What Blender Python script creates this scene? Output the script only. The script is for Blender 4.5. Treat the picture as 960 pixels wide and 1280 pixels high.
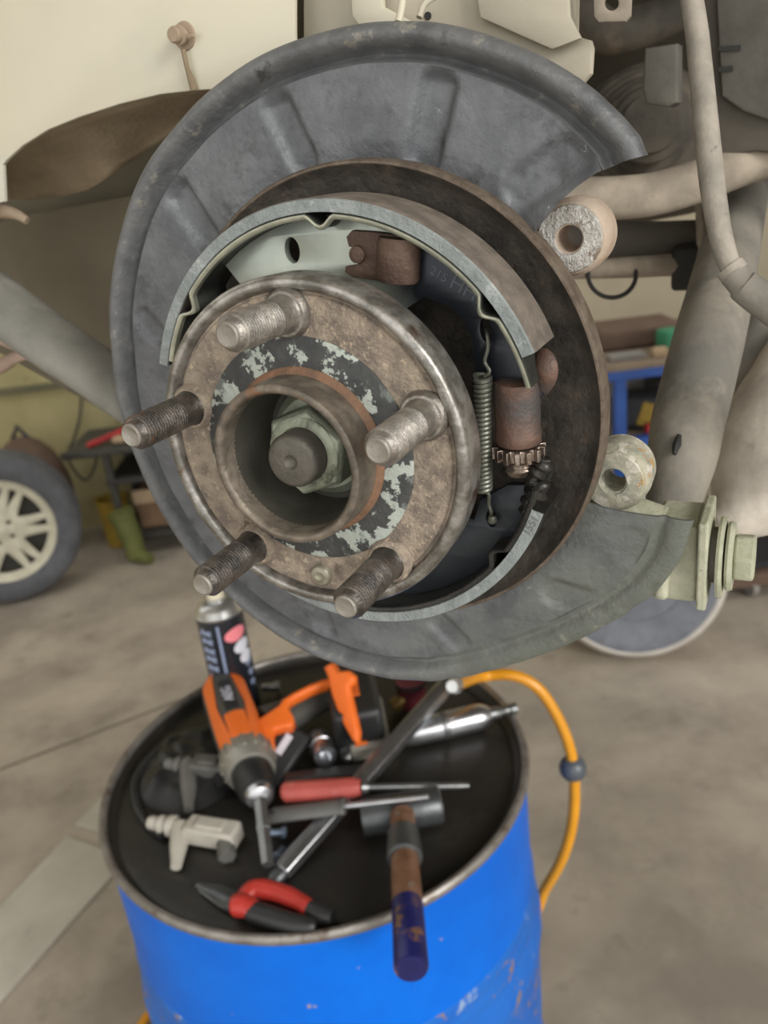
import bpy, bmesh, math, random
from mathutils import Vector, Matrix, noise
from math import sin, cos, pi, radians
random.seed(7)
sc = bpy.context.scene
for o in list(bpy.data.objects): bpy.data.objects.remove(o)
COL = sc.collection

# ------------------------------------------------------------------ camera
FPX, CX, CY = 1050.0, 480.0, 640.0
PITCH, ROLL, CAMH = 0.38796, 0.12102, 1.6206
CAM = Vector((0, 0, CAMH))
_f = Vector((0, cos(PITCH), -sin(PITCH))); _r = Vector((1, 0, 0)); _d = _f.cross(_r)
XR = cos(ROLL) * _r + sin(ROLL) * _d
YD = -sin(ROLL) * _r + cos(ROLL) * _d
cd = bpy.data.cameras.new('camera'); cam = bpy.data.objects.new('camera', cd); COL.objects.link(cam)
cd.sensor_fit = 'VERTICAL'; cd.sensor_height = 36.0; cd.sensor_width = 27.0
cd.lens = FPX / 1280.0 * 36.0
cd.clip_start = 0.01; cd.clip_end = 100
cam.matrix_world = Matrix(((XR.x, -YD.x, -_f.x, 0), (XR.y, -YD.y, -_f.y, 0), (XR.z, -YD.z, -_f.z, CAMH), (0, 0, 0, 1)))
cd.dof.use_dof = True; cd.dof.focus_distance = 0.325
cd.dof.aperture_fstop = (cd.lens / 1000.0) / 0.0024
sc.camera = cam

# ------------------------------------------------------------------ light
w = bpy.data.worlds.new('daylight'); sc.world = w; w.use_nodes = True
bg = w.node_tree.nodes['Background']; bg.inputs[0].default_value = (1.0, 0.985, 0.955, 1); bg.inputs[1].default_value = 1.45
sd = bpy.data.lights.new('sun', 'SUN'); sun = bpy.data.objects.new('sun', sd); COL.objects.link(sun)
sd.energy = 1.9; sd.angle = radians(24); sd.color = (1.0, 0.97, 0.92)
sun.rotation_euler = Vector((-0.55, 0.70, -0.42)).to_track_quat('-Z', 'Y').to_euler()
vs = sc.view_settings; vs.view_transform = 'Standard'; vs.look = 'None'; vs.gamma = 1.0; vs.use_curve_mapping = False
vs.exposure = 0.05
sc.cycles.use_denoising = True

# ------------------------------------------------------------------ measuring helpers
def ray(x, y): return XR * ((x - CX) / FPX) + YD * ((y - CY) / FPX) + _f
def at(x, y, d): return CAM + ray(x, y) * d
def onz(x, y, z): r = ray(x, y); return CAM + r * ((z - CAMH) / r.z)
def ony(x, y, Y): r = ray(x, y); return CAM + r * (Y / r.y)
AZ = 0.48752
HC = Vector((-.02704, .31573, CAMH - .09954))
HA = Vector((-sin(AZ), -cos(AZ), 0)); HU = Vector((cos(AZ), -sin(AZ), 0)); HV = Vector((0, 0, 1))
HUB = Matrix(((HU.x, HV.x, HA.x, HC.x), (HU.y, HV.y, HA.y, HC.y), (HU.z, HV.z, HA.z, HC.z), (0, 0, 0, 1)))
HUBI = HUB.inverted()
def hp(x, y, wz):                       # photo point -> hub frame, on the plane a given distance along the axle
    r = ray(x, y); t = (HC + wz * HA - CAM).dot(HA) / r.dot(HA)
    return HUBI @ (CAM + r * t)
def pol(r, deg, z=0): return Vector((r * cos(radians(deg)), r * sin(radians(deg)), z))

# ------------------------------------------------------------------ materials
def lin(c):
    if isinstance(c, str):
        c = c.lstrip('#'); c = [int(c[i:i + 2], 16) / 255 for i in (0, 2, 4)]
    return tuple((x / 12.92 if x <= .04045 else ((x + .055) / 1.055) ** 2.4) for x in c) + (1,)
MATS = {}
def mat(name, c1, c2=None, scale=30, rough=.5, metal=0.0, bump=0.0, bscale=None, spots=None, spot_scale=20, spot_lo=.6, spot_hi=.66,
        stretch=None, rough2=None, coat=0, trans=0, contrast=(.35, .65), spots2=None, s2_scale=40, s2_lo=.62, s2_hi=.68):
    m = bpy.data.materials.new(name); m.use_nodes = True; MATS[name] = m
    nt = m.node_tree; N = nt.nodes; L = nt.links; b = N['Principled BSDF']
    b.inputs['Metallic'].default_value = metal; b.inputs['Roughness'].default_value = rough
    if coat: b.inputs['Coat Weight'].default_value = coat; b.inputs['Coat Roughness'].default_value = .15
    if trans: b.inputs['Transmission Weight'].default_value = trans
    tc = N.new('ShaderNodeTexCoord'); vec = tc.outputs['Object']
    if stretch:
        mp = N.new('ShaderNodeMapping'); mp.inputs['Scale'].default_value = stretch; L.new(vec, mp.inputs['Vector']); vec = mp.outputs[0]
    def nz(sc_, det=8, rg=.6, off=0):
        n = N.new('ShaderNodeTexNoise'); n.inputs['Scale'].default_value = sc_; n.inputs['Detail'].default_value = det; n.inputs['Roughness'].default_value = rg
        L.new(vec, n.inputs['Vector']); return n.outputs['Fac']
    def rng(val, lo, hi):
        r = N.new('ShaderNodeMapRange'); r.inputs[1].default_value = lo; r.inputs[2].default_value = hi; L.new(val, r.inputs[0]); return r.outputs[0]
    def mix(fac, a, c):
        x = N.new('ShaderNodeMix'); x.data_type = 'RGBA'; L.new(fac, x.inputs[0])
        for i, q in ((6, a), (7, c)):
            if isinstance(q, tuple): x.inputs[i].default_value = q
            else: L.new(q, x.inputs[i])
        return x.outputs[2]
    col = lin(c1); fac = None
    if c2:
        fac = rng(nz(scale), *contrast); col = mix(fac, lin(c1), lin(c2))
    if spots:
        col = mix(rng(nz(spot_scale, 10, .65), spot_lo, spot_hi), col, lin(spots))
    if spots2:
        col = mix(rng(nz(s2_scale, 10, .65), s2_lo, s2_hi), col, lin(spots2))
    if isinstance(col, tuple): b.inputs['Base Color'].default_value = col
    else: L.new(col, b.inputs['Base Color'])
    if rough2 is not None:
        r = N.new('ShaderNodeMapRange'); r.inputs[1].default_value = .35; r.inputs[2].default_value = .65
        r.inputs[3].default_value = rough; r.inputs[4].default_value = rough2; L.new(nz(scale * 1.7), r.inputs[0]); L.new(r.outputs[0], b.inputs['Roughness'])
    if bump:
        bp = N.new('ShaderNodeBump'); bp.inputs['Strength'].default_value = bump; bp.inputs['Distance'].default_value = .002
        L.new(nz(bscale or scale * 4, 10), bp.inputs['Height']); L.new(bp.outputs[0], b.inputs['Normal'])
    return m

# ------------------------------------------------------------------ mesh helpers
class MB:
    def __init__(s): s.v = []; s.f = []
    def add(s, vs_, fs, T=None):
        o = len(s.v)
        s.v += [tuple(T @ Vector(p)) if T else tuple(p) for p in vs_]
        s.f += [tuple(o + i for i in q) for q in fs]; return s
    def lathe(s, prof, n=48, T=None, a0=0, a1=360, closed=False, cap=True):
        full = abs(a1 - a0) >= 359.99; m = n if full else n + 1; vs_ = []; fs = []
        k = len(prof)
        for i in range(m):
            a = radians(a0 + (a1 - a0) * i / n)
            for r, z in prof: vs_.append((r * cos(a), r * sin(a), z))
        for i in range(n):
            j = (i + 1) % m
            for q in range(k if closed else k - 1):
                q2 = (q + 1) % k
                fs.append((i * k + q, j * k + q, j * k + q2, i * k + q2))
        if not full and closed:
            fs.append(tuple(range(k))[::-1]); fs.append(tuple((m - 1) * k + q for q in range(k)))
        if full and not closed and cap:
            for q, rev in ((0, 1), (k - 1, 0)):
                if prof[q][0] > 1e-6:
                    ring = [i * k + q for i in range(m)]; fs.append(tuple(ring if not rev else ring[::-1]))
        return s.add(vs_, fs, T)
    def tube(s, pts, rad, n=16, T=None, flat=1.0, cap=True, up=None):
        pts = [Vector(p) for p in pts]; K = len(pts)
        rad = rad if isinstance(rad, (list, tuple)) else [rad] * K
        tg = [(pts[min(i + 1, K - 1)] - pts[max(i - 1, 0)]).normalized() for i in range(K)]
        if up is None: up = Vector((0, 0, 1)) if abs(tg[0].z) < .9 else Vector((1, 0, 0))
        x = tg[0].cross(Vector(up)).normalized(); vs_ = []; fs = []
        for i in range(K):
            x = (x - tg[i] * x.dot(tg[i])).normalized(); y = tg[i].cross(x)
            for k in range(n):
                a = 2 * pi * k / n; vs_.append(pts[i] + x * (rad[i] * cos(a)) + y * (rad[i] * flat * sin(a)))
        for i in range(K - 1):
            for k in range(n):
                k2 = (k + 1) % n; fs.append((i * n + k, i * n + k2, (i + 1) * n + k2, (i + 1) * n + k))
        if cap: fs.append(tuple(range(n))[::-1]); fs.append(tuple((K - 1) * n + k for k in range(n)))
        return s.add(vs_, fs, T)
    def box(s, c, size, T=None):
        c = Vector(c); h = [q / 2 for q in size]
        vs_ = [(c.x + a * h[0], c.y + b * h[1], c.z + d * h[2]) for a in (-1, 1) for b in (-1, 1) for d in (-1, 1)]
        return s.add(vs_, [(0, 1, 3, 2), (4, 6, 7, 5), (0, 4, 5, 1), (2, 3, 7, 6), (0, 2, 6, 4), (1, 5, 7, 3)], T)
    def prism(s, poly, z0, z1, T=None):
        n = len(poly); vs_ = [(p[0], p[1], z0) for p in poly] + [(p[0], p[1], z1) for p in poly]
        fs = [tuple(range(n))[::-1], tuple(range(n, 2 * n))] + [(i, (i + 1) % n, n + (i + 1) % n, n + i) for i in range(n)]
        return s.add(vs_, fs, T)
    def ball(s, c, r, T=None, n=20, m=12, sc_=(1, 1, 1)):
        c = Vector(c); vs_ = [c + Vector((0, 0, r * sc_[2]))]; fs = []
        for i in range(1, m):
            for k in range(n):
                p = pi * i / m; a = 2 * pi * k / n; vs_.append(c + Vector((r * sc_[0] * sin(p) * cos(a), r * sc_[1] * sin(p) * sin(a), r * sc_[2] * cos(p))))
        vs_.append(c - Vector((0, 0, r * sc_[2])))
        for k in range(n): fs.append((0, 1 + k, 1 + (k + 1) % n)); fs.append((len(vs_) - 1, 1 + (m - 2) * n + (k + 1) % n, 1 + (m - 2) * n + k))
        for i in range(m - 2):
            for k in range(n): fs.append((1 + i * n + k, 1 + (i + 1) * n + k, 1 + (i + 1) * n + (k + 1) % n, 1 + i * n + (k + 1) % n))
        return s.add(vs_, fs, T)
    def build(s, name, m, parent=None, ang=38, bevel=0, world=False, seg=2):
        me = bpy.data.meshes.new(name); me.from_pydata(s.v, [], s.f); return finish(me, name, m, parent, ang, bevel, world, seg)
FR = {}
def finish(me, name, m, parent, ang=38, bevel=0, world=False, seg=2):
    bm = bmesh.new(); bm.from_mesh(me); bmesh.ops.remove_doubles(bm, verts=bm.verts, dist=1e-6); bmesh.ops.recalc_face_normals(bm, faces=bm.faces); bm.to_mesh(me); bm.free()
    if world and parent is not None: me.transform(FR[parent].inverted())
    me.shade_smooth(); me.set_sharp_from_angle(angle=radians(ang))
    o = bpy.data.objects.new(name, me); COL.objects.link(o); me.materials.append(MATS[m])
    if parent is not None: o.parent = parent; FR[o] = FR[parent]
    else: FR[o] = Matrix.Identity(4)
    if bevel:
        b = o.modifiers.new('bevel', 'BEVEL'); b.width = bevel; b.segments = seg; b.limit_method = 'ANGLE'; b.angle_limit = radians(35)
    return o
def thing(name, label, cat, M=None, group=None, loc=None):
    o = bpy.data.objects.new(name, None); COL.objects.link(o); o.empty_display_size = .02
    M = M if M is not None else Matrix.Translation(loc if loc is not None else (0, 0, 0))
    o.matrix_basis = M; FR[o] = M.copy(); o['label'] = label; o['category'] = cat
    if group: o['group'] = group
    return o
def tag(o, label, cat, group=None):
    o['label'] = label; o['category'] = cat
    if group: o['group'] = group
    return o
def struct(o): o['kind'] = 'structure'; return o
def shape(name, loops, z0, z1, m, parent, bevel=0, T=None, world=False, ang=38, res=0):
    """flat plate with holes: closed 2D loops, filled and extruded"""
    cu = bpy.data.curves.new(name, 'CURVE'); cu.dimensions = '2D'; cu.fill_mode = 'BOTH'
    cu.extrude = abs(z1 - z0) / 2 - bevel; cu.bevel_depth = bevel; cu.bevel_resolution = 1; cu.offset = -bevel
    for lp in loops:
        sp = cu.splines.new('POLY'); sp.points.add(len(lp) - 1); sp.use_cyclic_u = True
        for i, q in enumerate(lp): sp.points[i].co = (q[0], q[1], 0, 1)
    o = bpy.data.objects.new(name, cu); COL.objects.link(o)
    me = bpy.data.meshes.new_from_object(o.evaluated_get(bpy.context.evaluated_depsgraph_get()))
    bpy.data.objects.remove(o); bpy.data.curves.remove(cu)
    me.transform(Matrix.Translation((0, 0, (z0 + z1) / 2)))
    if T: me.transform(T)
    me.name = name
    return finish(me, name, m, parent, ang, 0, world)
def text(name, body, size, T, m, parent, ext=.0003, world=False):
    cu = bpy.data.curves.new(name, 'FONT'); cu.body = body; cu.size = size; cu.align_x = 'CENTER'; cu.align_y = 'CENTER'; cu.extrude = ext
    o = bpy.data.objects.new(name, cu); COL.objects.link(o)
    me = bpy.data.meshes.new_from_object(o.evaluated_get(bpy.context.evaluated_depsgraph_get()))
    bpy.data.objects.remove(o); bpy.data.curves.remove(cu); me.transform(T); me.name = name
    return finish(me, name, m, parent, 38, 0, world)
def circ(c, r, n=24, ry=None, rot=0):
    ry = ry or r
    return [(c[0] + r * cos(2 * pi * k / n) * cos(rot) - ry * sin(2 * pi * k / n) * sin(rot), c[1] + r * cos(2 * pi * k / n) * sin(rot) + ry * sin(2 * pi * k / n) * cos(rot)) for k in range(n)]
def frame(o, z, x=None):
    """matrix with local z along z and origin o"""
    z = Vector(z).normalized(); x = Vector(x) if x is not None else (Vector((0, 0, 1)) if abs(z.z) < .9 else Vector((1, 0, 0)))
    x = (x - z * x.dot(z)).normalized(); y = z.cross(x); o = Vector(o)
    return Matrix(((x.x, y.x, z.x, o.x), (x.y, y.y, z.y, o.y), (x.z, y.z, z.z, o.z), (0, 0, 0, 1)))
def spline(pts, n=8):
    """Catmull-Rom through tuples of any length"""
    out = []; K = len(pts)
    for i in range(K - 1):
        p0, p1, p2, p3 = pts[max(i - 1, 0)], pts[i], pts[i + 1], pts[min(i + 2, K - 1)]
        for k in range(n):
            t = k / n; out.append(tuple(.5 * (2 * b + (c - a) * t + (2 * a - 5 * b + 4 * c - d) * t * t + (3 * b - a - 3 * c + d) * t ** 3) for a, b, c, d in zip(p0, p1, p2, p3)))
    out.append(tuple(pts[-1])); return out
def ptube(mb, q, d, n=16, flat=1.0, sub=6):
    """tube through photo points (x, y, half width in px[, depth]) at depth d"""
    P = spline([tuple(at(a[0], a[1], a[3] if len(a) > 3 else d)) + (a[2] * (a[3] if len(a) > 3 else d) / FPX,) for a in q], sub)
    return mb.tube([p[:3] for p in P], [p[3] for p in P], n, flat=flat)

# palettes
mat('shield_paint', '#585b5f', '#717478', 45, .48, .15, .35, 260, spots='#494b4d', spot_scale=70, spot_lo=.55, spot_hi=.70, spots2='#a9adb0', s2_scale=95, s2_lo=.675, s2_hi=.72, contrast=(.36, .64), rough2=.34)
mat('shield_lip', '#5c5e60', '#747677', 60, .46, .15, .4, 260, spots='#8f8c83', spot_scale=120, spot_lo=.60, spot_hi=.68, spots2='#464646', s2_scale=60, s2_lo=.6, s2_hi=.7)
mat('shield_edge', '#574b40', '#74685b', 130, .6, .2, .5, 300)
mat('plate_dark', '#34312d', '#4b453e', 70, .6, .15, .5, 260, spots='#5d5044', spot_scale=110, spot_lo=.6, spot_hi=.7, contrast=(.4, .6))
mat('hub_rust', '#aa9c8b', '#81766c', 110, .72, .15, .8, 500, spots='#554c45', spot_scale=75, spot_lo=.575, spot_hi=.66, spots2='#bfae98', s2_scale=300, s2_lo=.55, s2_hi=.66, contrast=(.4, .6))
mat('hub_rim', '#7b7872', '#b2afaa', 120, .34, .75, .14, 320, spots='#6b574a', spot_scale=70, spot_lo=.57, spot_hi=.66, contrast=(.4, .6))
mat('hub_scale', '#3b3d3e', '#4c4d4c', 90, .6, .1, .5, 260, spots='#b0b8b0', spot_scale=75, spot_lo=.54, spot_hi=.565, spots2='#6e736f', s2_scale=60, s2_lo=.57, s2_hi=.62)
mat('register_steel', '#665f56', '#8a8073', 90, .45, .5, .35, 320, spots='#8a6347', spot_scale=60, spot_lo=.6, spot_hi=.72, contrast=(.4, .6))
mat('orange_rust', '#6a5546', '#8f6c54', 90, .8, .1, .6, 300)
mat('bore_dark', '#4d4c45', '#5e5c54', 50, .5, .4, .3, 200)
mat('stud_grey', '#85817b', '#a8a29a', 140, .38, .75, .25, 500, spots='#7b6554', spot_scale=120, spot_lo=.58, spot_hi=.7, contrast=(.4, .6))
mat('stud_dark', '#4d4a47', '#716a63', 140, .3, .7, .3, 500, spots='#7d5c48', spot_scale=110, spot_lo=.62, spot_hi=.72, contrast=(.4, .6))
mat('stud_tip', '#a8a59d', '#8d877d', 120, .5, .6, .2, 400)
mat('nut_green', '#aeb4a2', '#8d927f', 70, .45, .4, .25, 300, spots='#4c4f45', spot_scale=60, spot_lo=.56, spot_hi=.66)
mat('axle_dark', '#5d5a53', '#716d65', 80, .55, .5, .35, 350)
mat('screw_zinc', '#b9b7a8', '#8f8a76', 120, .4, .6, .2, 400)
mat('lining', '#655d55', '#7d746a', 110, .7, .05, .4, 400, contrast=(.4, .6), spots='#8f8a83', spot_scale=150, spot_lo=.66, spot_hi=.72)
mat('lining_face', '#9aa1a0', '#848b8b', 90, .7, .05, .7, 350, spots='#b5bcbb', spot_scale=120, spot_lo=.58, spot_hi=.7)
mat('shoe_rim', '#b7b8a4', '#9b9c8d', 80, .35, .55, .15, 300)
mat('table_dark', '#2f302e', '#45463f', 60, .5, .4, .2, 200)
mat('web_dark', '#33373d', '#454a50', 40, .4, .5, .12, 200, spots='#646a70', spot_scale=50, spot_lo=.62, spot_hi=.75)
mat('clip_rust', '#59463d', '#6b574a', 70, .6, .3, .6, 250, spots='#8a6640', spot_scale=60, spot_lo=.62, spot_hi=.72)
mat('sleeve_rust', '#6c5245', '#7d655a', 60, .5, .4, .4, 250, spots='#54504f', spot_scale=40, spot_lo=.5, spot_hi=.66)
mat('oily_steel', '#6d5d52', '#b3a79d', 120, .22, .85, .2, 300)
mat('oily_dark', '#262523', '#383633', 80, .25, .4, .3, 200)
mat('spring_steel', '#7b7d73', '#676960', 80, .4, .6, .1, 300)
mat('stamp_white', '#5f656b', None, rough=.6)
mat('stamp_dark', '#6a6d6d', None, rough=.7)
mat('ear_pink', '#b39d8a', '#c6b6a5', 60, .75, .1, .4, 250, spots='#a57d58', spot_scale=50, spot_lo=.6, spot_hi=.72)
mat('ear_worn', '#dcdad4', '#b3ada4', 200, .4, .35, .8, 500, spots='#8f7f72', spot_scale=160, spot_lo=.57, spot_hi=.64)
mat('ear_green', '#bdb7a2', '#8d9084', 110, .75, .1, .5, 300, spots='#d3cdc0', spot_scale=130, spot_lo=.53, spot_hi=.6, spots2='#b98f50', s2_scale=90, s2_lo=.6, s2_hi=.65)
mat('dust_cream', '#b0a493', '#8f8577', 34, .85, 0, .3, 200, contrast=(.38, .62), spots='#7c7368', spot_scale=60, spot_lo=.64, spot_hi=.74)
mat('dust_grey', '#77746d', '#938d82', 26, .85, 0, .3, 200, spots='#b5ab9a', spot_scale=14, spot_lo=.52, spot_hi=.72, contrast=(.38, .62))
mat('dust_dark', '#57534c', '#6a645b', 18, .85, 0, .2, 120)
mat('arm_grey', '#767670', '#918f87', 22, .7, .05, .2, 160, spots='#b0aca2', spot_scale=14, spot_lo=.52, spot_hi=.7)
mat('arm_white', '#cfc7ba', '#aea69a', 34, .85, 0, .4, 160, spots='#85807a', spot_scale=40, spot_lo=.58, spot_hi=.74, contrast=(.38, .62))
mat('sage_dust', '#a0a38b', '#bcbba6', 90, .85, 0, .4, 300, spots='#84866f', spot_scale=120, spot_lo=.6, spot_hi=.7)
mat('hose_rubber', '#8f8a80', '#aca498', 70, .75, 0, .25, 300, spots='#55555a', spot_scale=110, spot_lo=.62, spot_hi=.7)
mat('black_rubber', '#262624', '#32312e', 40, .6, 0, .2, 200)
mat('boot_rubber', '#4a463f', '#6f675b', 30, .75, 0, .2, 150, spots='#94836f', spot_scale=24, spot_lo=.56, spot_hi=.7)
mat('body_cream', '#d3cdb8', '#c8c3b0', 6, .42, 0, .03, 60, spots='#b9c3c2', spot_scale=5, spot_lo=.55, spot_hi=.75, coat=.2)
mat('body_dust', '#b9b2a0', '#c9c2b0', 14, .8, 0, .15, 120)
mat('felt_brown', '#9a8a72', '#857660', 30, .95, 0, .5, 300)
mat('liner_dark', '#5d5748', '#6b6452', 9, .85, 0, .2, 120)
mat('lug_brown', '#8f7d69', '#a5937e', 40, .8, 0, .3, 200)
mat('pink_dust', '#b79f90', '#a58d7e', 50, .85, 0, .2, 200)
mat('concrete', '#a69c8d', '#8a8175', 2.6, .7, 0, .35, 60, spots='#6d655c', spot_scale=7, spot_lo=.56, spot_hi=.8, spots2='#b8ad9d', s2_scale=1.4, s2_lo=.48, s2_hi=.7, rough2=.9, contrast=(.38, .62))
mat('steel_plate', '#c0bbaf', '#aeaa9f', 6, .55, .15, .1, 60, spots='#938c80', spot_scale=9, spot_lo=.6, spot_hi=.75)
mat('joint_dark', '#5e564c', '#6f675c', 10, .9)
mat('wall_yellow', '#b5ab80', '#a2996e', 3, .8, 0, .1, 30, spots='#827a58', spot_scale=4, spot_lo=.56, spot_hi=.75)
mat('wall_cream', '#bfb59e', '#b0a68f', 2, .85, 0, .08, 30)
mat('wall_edge', '#5c5a46', '#6c6850', 6, .8)
mat('tyre', '#515357', '#63656a', 14, .8, 0, .1, 80)
mat('tyre_tread', '#75706a', '#8b857d', 20, .9, 0, .3, 80)
mat('tyre_dust', '#6a6e77', '#80848c', 12, .8, 0, .1, 80)
mat('tread_dust', '#d2cdc5', '#bfb9b0', 20, .9, 0, .2, 60)
mat('alloy', '#d5d1bd', '#c3bfab', 20, .4, .15)
mat('spoke_shade', '#3c3a34', '#48453e', 20, .7)
mat('cart_grey', '#45443f', '#55534c', 20, .6, .3)
mat('cart_black', '#2e2d2a', '#3a3834', 20, .7)
mat('cart_brown', '#8a6d52', '#6d5845', 14, .8)
mat('olive_green', '#676b38', '#595d30', 14, .7)
mat('yellow_plain', '#a5892f', '#8f7629', 14, .6)
mat('red_plain', '#b3262a', '#99222a', 20, .5)
mat('bench_blue', '#2b58a8', '#234b95', 12, .5)
mat('bench_top', '#8d7d6b', '#7b6c5b', 10, .85)
mat('clutter_dark', '#2b2c31', '#383a3f', 14, .7)
mat('clutter_brown', '#5d4a3d', '#6b574a', 14, .8)
mat('clutter_green', '#2e7a57', '#3f8f6a', 14, .6)
mat('clutter_tan', '#b9a184', '#a68f73', 14, .8)
mat('clutter_grey', '#8d8a85', '#7d7a75', 14, .8)
mat('drum_blue', '#0063d2', '#006ee0', 9, .45, 0, .06, 40, spots='#0059c0', spot_scale=6, spot_lo=.6, spot_hi=.75, spots2='#9d9086', s2_scale=40, s2_lo=.675, s2_hi=.69)
MATS['drum_blue'].node_tree.nodes['Principled BSDF'].inputs['Specular IOR Level'].default_value = .22
mat('drum_worn', '#0560c4', '#1a6cca', 12, .45, 0, .1, 60, spots='#8d7560', spot_scale=36, spot_lo=.58, spot_hi=.63, spots2='#a5b8cc', s2_scale=14, s2_lo=.64, s2_hi=.70)
mat('drum_rim', '#a09c97', '#7f7a74', 30, .4, .6, .2, 120, spots='#6d5f54', spot_scale=40, spot_lo=.58, spot_hi=.68)
mat('drum_lid', '#201e1b', '#2d2a26', 12, .42, .1, .25, 90, spots='#3d3832', spot_scale=14, spot_lo=.56, spot_hi=.76)
mat('can_black', '#262a31', '#2c3138', 20, .3, .2, coat=.2)
mat('can_metal', '#d5d6d4', '#c2c4c4', 20, .28, .85)
mat('print_white', '#d9dbe6', None, rough=.5)
mat('print_blue', '#8e9cba', None, rough=.5)
mat('print_pink', '#f08a94', None, rough=.5)
mat('nozzle_cream', '#d6cfb8', None, rough=.4)
mat('tool_orange', '#f5782c', '#ee7026', 20, .45)
mat('tool_grey', '#4a4a46', '#55544f', 20, .6)
mat('tool_black', '#1f2021', '#2a2b2c', 20, .45)
mat('chuck_ring', '#908d85', '#a09d94', 20, .4, .4)
mat('clear_grey', '#a5a297', '#96938a', 20, .3)
mat('chrome', '#d3d5d9', '#b9bbc0', 30, .28, .95)
mat('worn_steel', '#8c8e8f', '#77797a', 40, .35, .8, .1, 150)
mat('dark_steel', '#55585a', '#666a6c', 30, .38, .7, .1, 150)
mat('hammer_brown', '#7a5640', '#94705a', 60, .4, .4, .3, 200, spots='#8f8a84', spot_scale=80, spot_lo=.62, spot_hi=.7)
mat('hammer_blue', '#26286a', '#1f2158', 40, .35, .2, .1, 100, spots='#7a5944', spot_scale=36, spot_lo=.54, spot_hi=.6)
mat('handle_red', '#c0392f', '#ad332b', 20, .4)
mat('handle_rose', '#b5544c', '#a34a44', 20, .45, 0, 0, spots='#c98b82', spot_scale=40, spot_lo=.58, spot_hi=.7)
mat('handle_grey', '#5d5d5b', '#6a6a67', 20, .55)
mat('plastic_grey', '#c2beb4', '#b0aca1', 30, .5)
mat('plastic_dim', '#6f6e6a', '#5f5e5b', 30, .55)
mat('hose_yellow', '#eda21d', '#e0981a', 20, .35, coat=.3)
mat('ball_black', '#4a4f55', '#5a6066', 20, .35)
mat('brass', '#8d7644', '#75613a', 40, .4, .7)
mat('maroon', '#57222a', '#692a32', 20, .5)
mat('zinc_blue', '#9aabc4', '#8798b2', 40, .3, .7)
mat('dark_clip', '#5f5c56', '#706c64', 60, .8, 0, .2, 200)
mat('well_dark', '#3d382f', '#4a4438', 12, .9, 0, .2, 120)

# ================================================================== the setting
fl = MB().box((0, 2.2, -.05), (14, 12, .1)).build('floor', 'concrete'); struct(fl)
WY = 4.25
struct(MB().box((-3.6, WY + .05, 1.8), (7.2, .1, 3.6)).build('wall_back_left', 'wall_yellow'))
struct(MB().box((3.2, WY + .05, 1.8), (6.4, .1, 3.6)).build('wall_back_right', 'wall_cream'))
struct(MB().box((-7.0, 1.3, 1.8), (.1, 6.0, 3.6)).build('unseen_wall_left', 'wall_cream'))  # unseen side walls, added to block light from the sides
struct(MB().box((6.2, 1.3, 1.8), (.1, 6.0, 3.6)).build('unseen_wall_right', 'wall_cream'))
# unseen roof, with an added gap over the rear half to light the floor
struct(MB().box((-.4, -.25, 3.65), (13.4, 3.1, .1)).build('unseen_ceiling', 'wall_cream'))
struct(MB().box((-.4, 3.95, 3.65), (13.4, .7, .1)).build('unseen_ceiling_rear', 'wall_cream'))
struct(MB().box((-3.6, WY - .005, .79), (7.2, .05, .03)).build('trim_1', 'wall_edge', bevel=.004))
for i, q in enumerate([((0, 962), (400, 808))]):
    a, b = onz(*q[0], 0), onz(*q[1], 0); a = a + (a - b) * .6; b = b + (b - a) * .3
    MB().tube([a + Vector((0, 0, .0005)), b + Vector((0, 0, .0005))], .006, 4, flat=.12).build('trim_%d' % (i + 2), 'joint_dark')['kind'] = 'structure'

def floor_plate(px, label, th=.008):
    P = [onz(x, y, 0) for x, y in px]; c = sum(P, Vector()) / len(P)
    t = thing('steel_floor_plate', label, 'steel plate', loc=Vector((c.x, c.y, 0)), group='steel plates on the floor')
    MB().prism([(p.x, p.y) for p in P], .0005, th).build('plate', 'steel_plate', t, bevel=.002, world=True)
floor_plate([(-60, 1198), (85, 1047), (160, 1076), (-60, 1322)], 'long pale steel strip on the floor left of the blue drum')
floor_plate([(94, 1032), (128, 998), (170, 1040), (150, 1050)], 'small steel plate corner on the floor beside the drum, above the long strip', .006)

# ================================================================== blue drum
DC = Vector((-.13570, .94881, 0)); DZ = CAMH - .74062 - .0
drum = thing('oil_drum', 'bright blue steel oil drum with black lid carrying the tools', 'drum', loc=DC)
MB().lathe([(.280, 0.004), (.286, .012), (.286, .27), (.292, .285), (.294, .30), (.292, .315), (.288, .33), (.291, .56), (.2945, .585), (.2965, .60), (.2945, .615), (.288, .632), (.2865, .640), (.2895, .650), (.2865, .660), (.2865, .672), (.2895, .682), (.2865, .692)], 96, cap=False).build('lower_shell', 'drum_worn', drum)
MB().lathe([(.2865, .692), (.286, .700), (.286, .85), (.2875, .866)], 96, cap=False).build('upper_shell', 'drum_blue', drum)
rim = [(.2865 + .0058 * cos(a), DZ - .006 + .0068 * sin(a)) for a in [2 * pi * k / 10 for k in range(10)]]
MB().lathe(rim, 96, closed=True).build('rim', 'drum_rim', drum)
LZ = DZ - .014
MB().lathe([(0, LZ), (.262, LZ), (.272, LZ - .003), (.280, LZ + .002), (.283, DZ - .006)], 96, cap=False).build('lid', 'drum_lid', drum)
MB().lathe([(0, .0), (.283, .0), (.286, .006), (.283, .012), (0, .012)], 64).build('base', 'drum_worn', drum)

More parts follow.
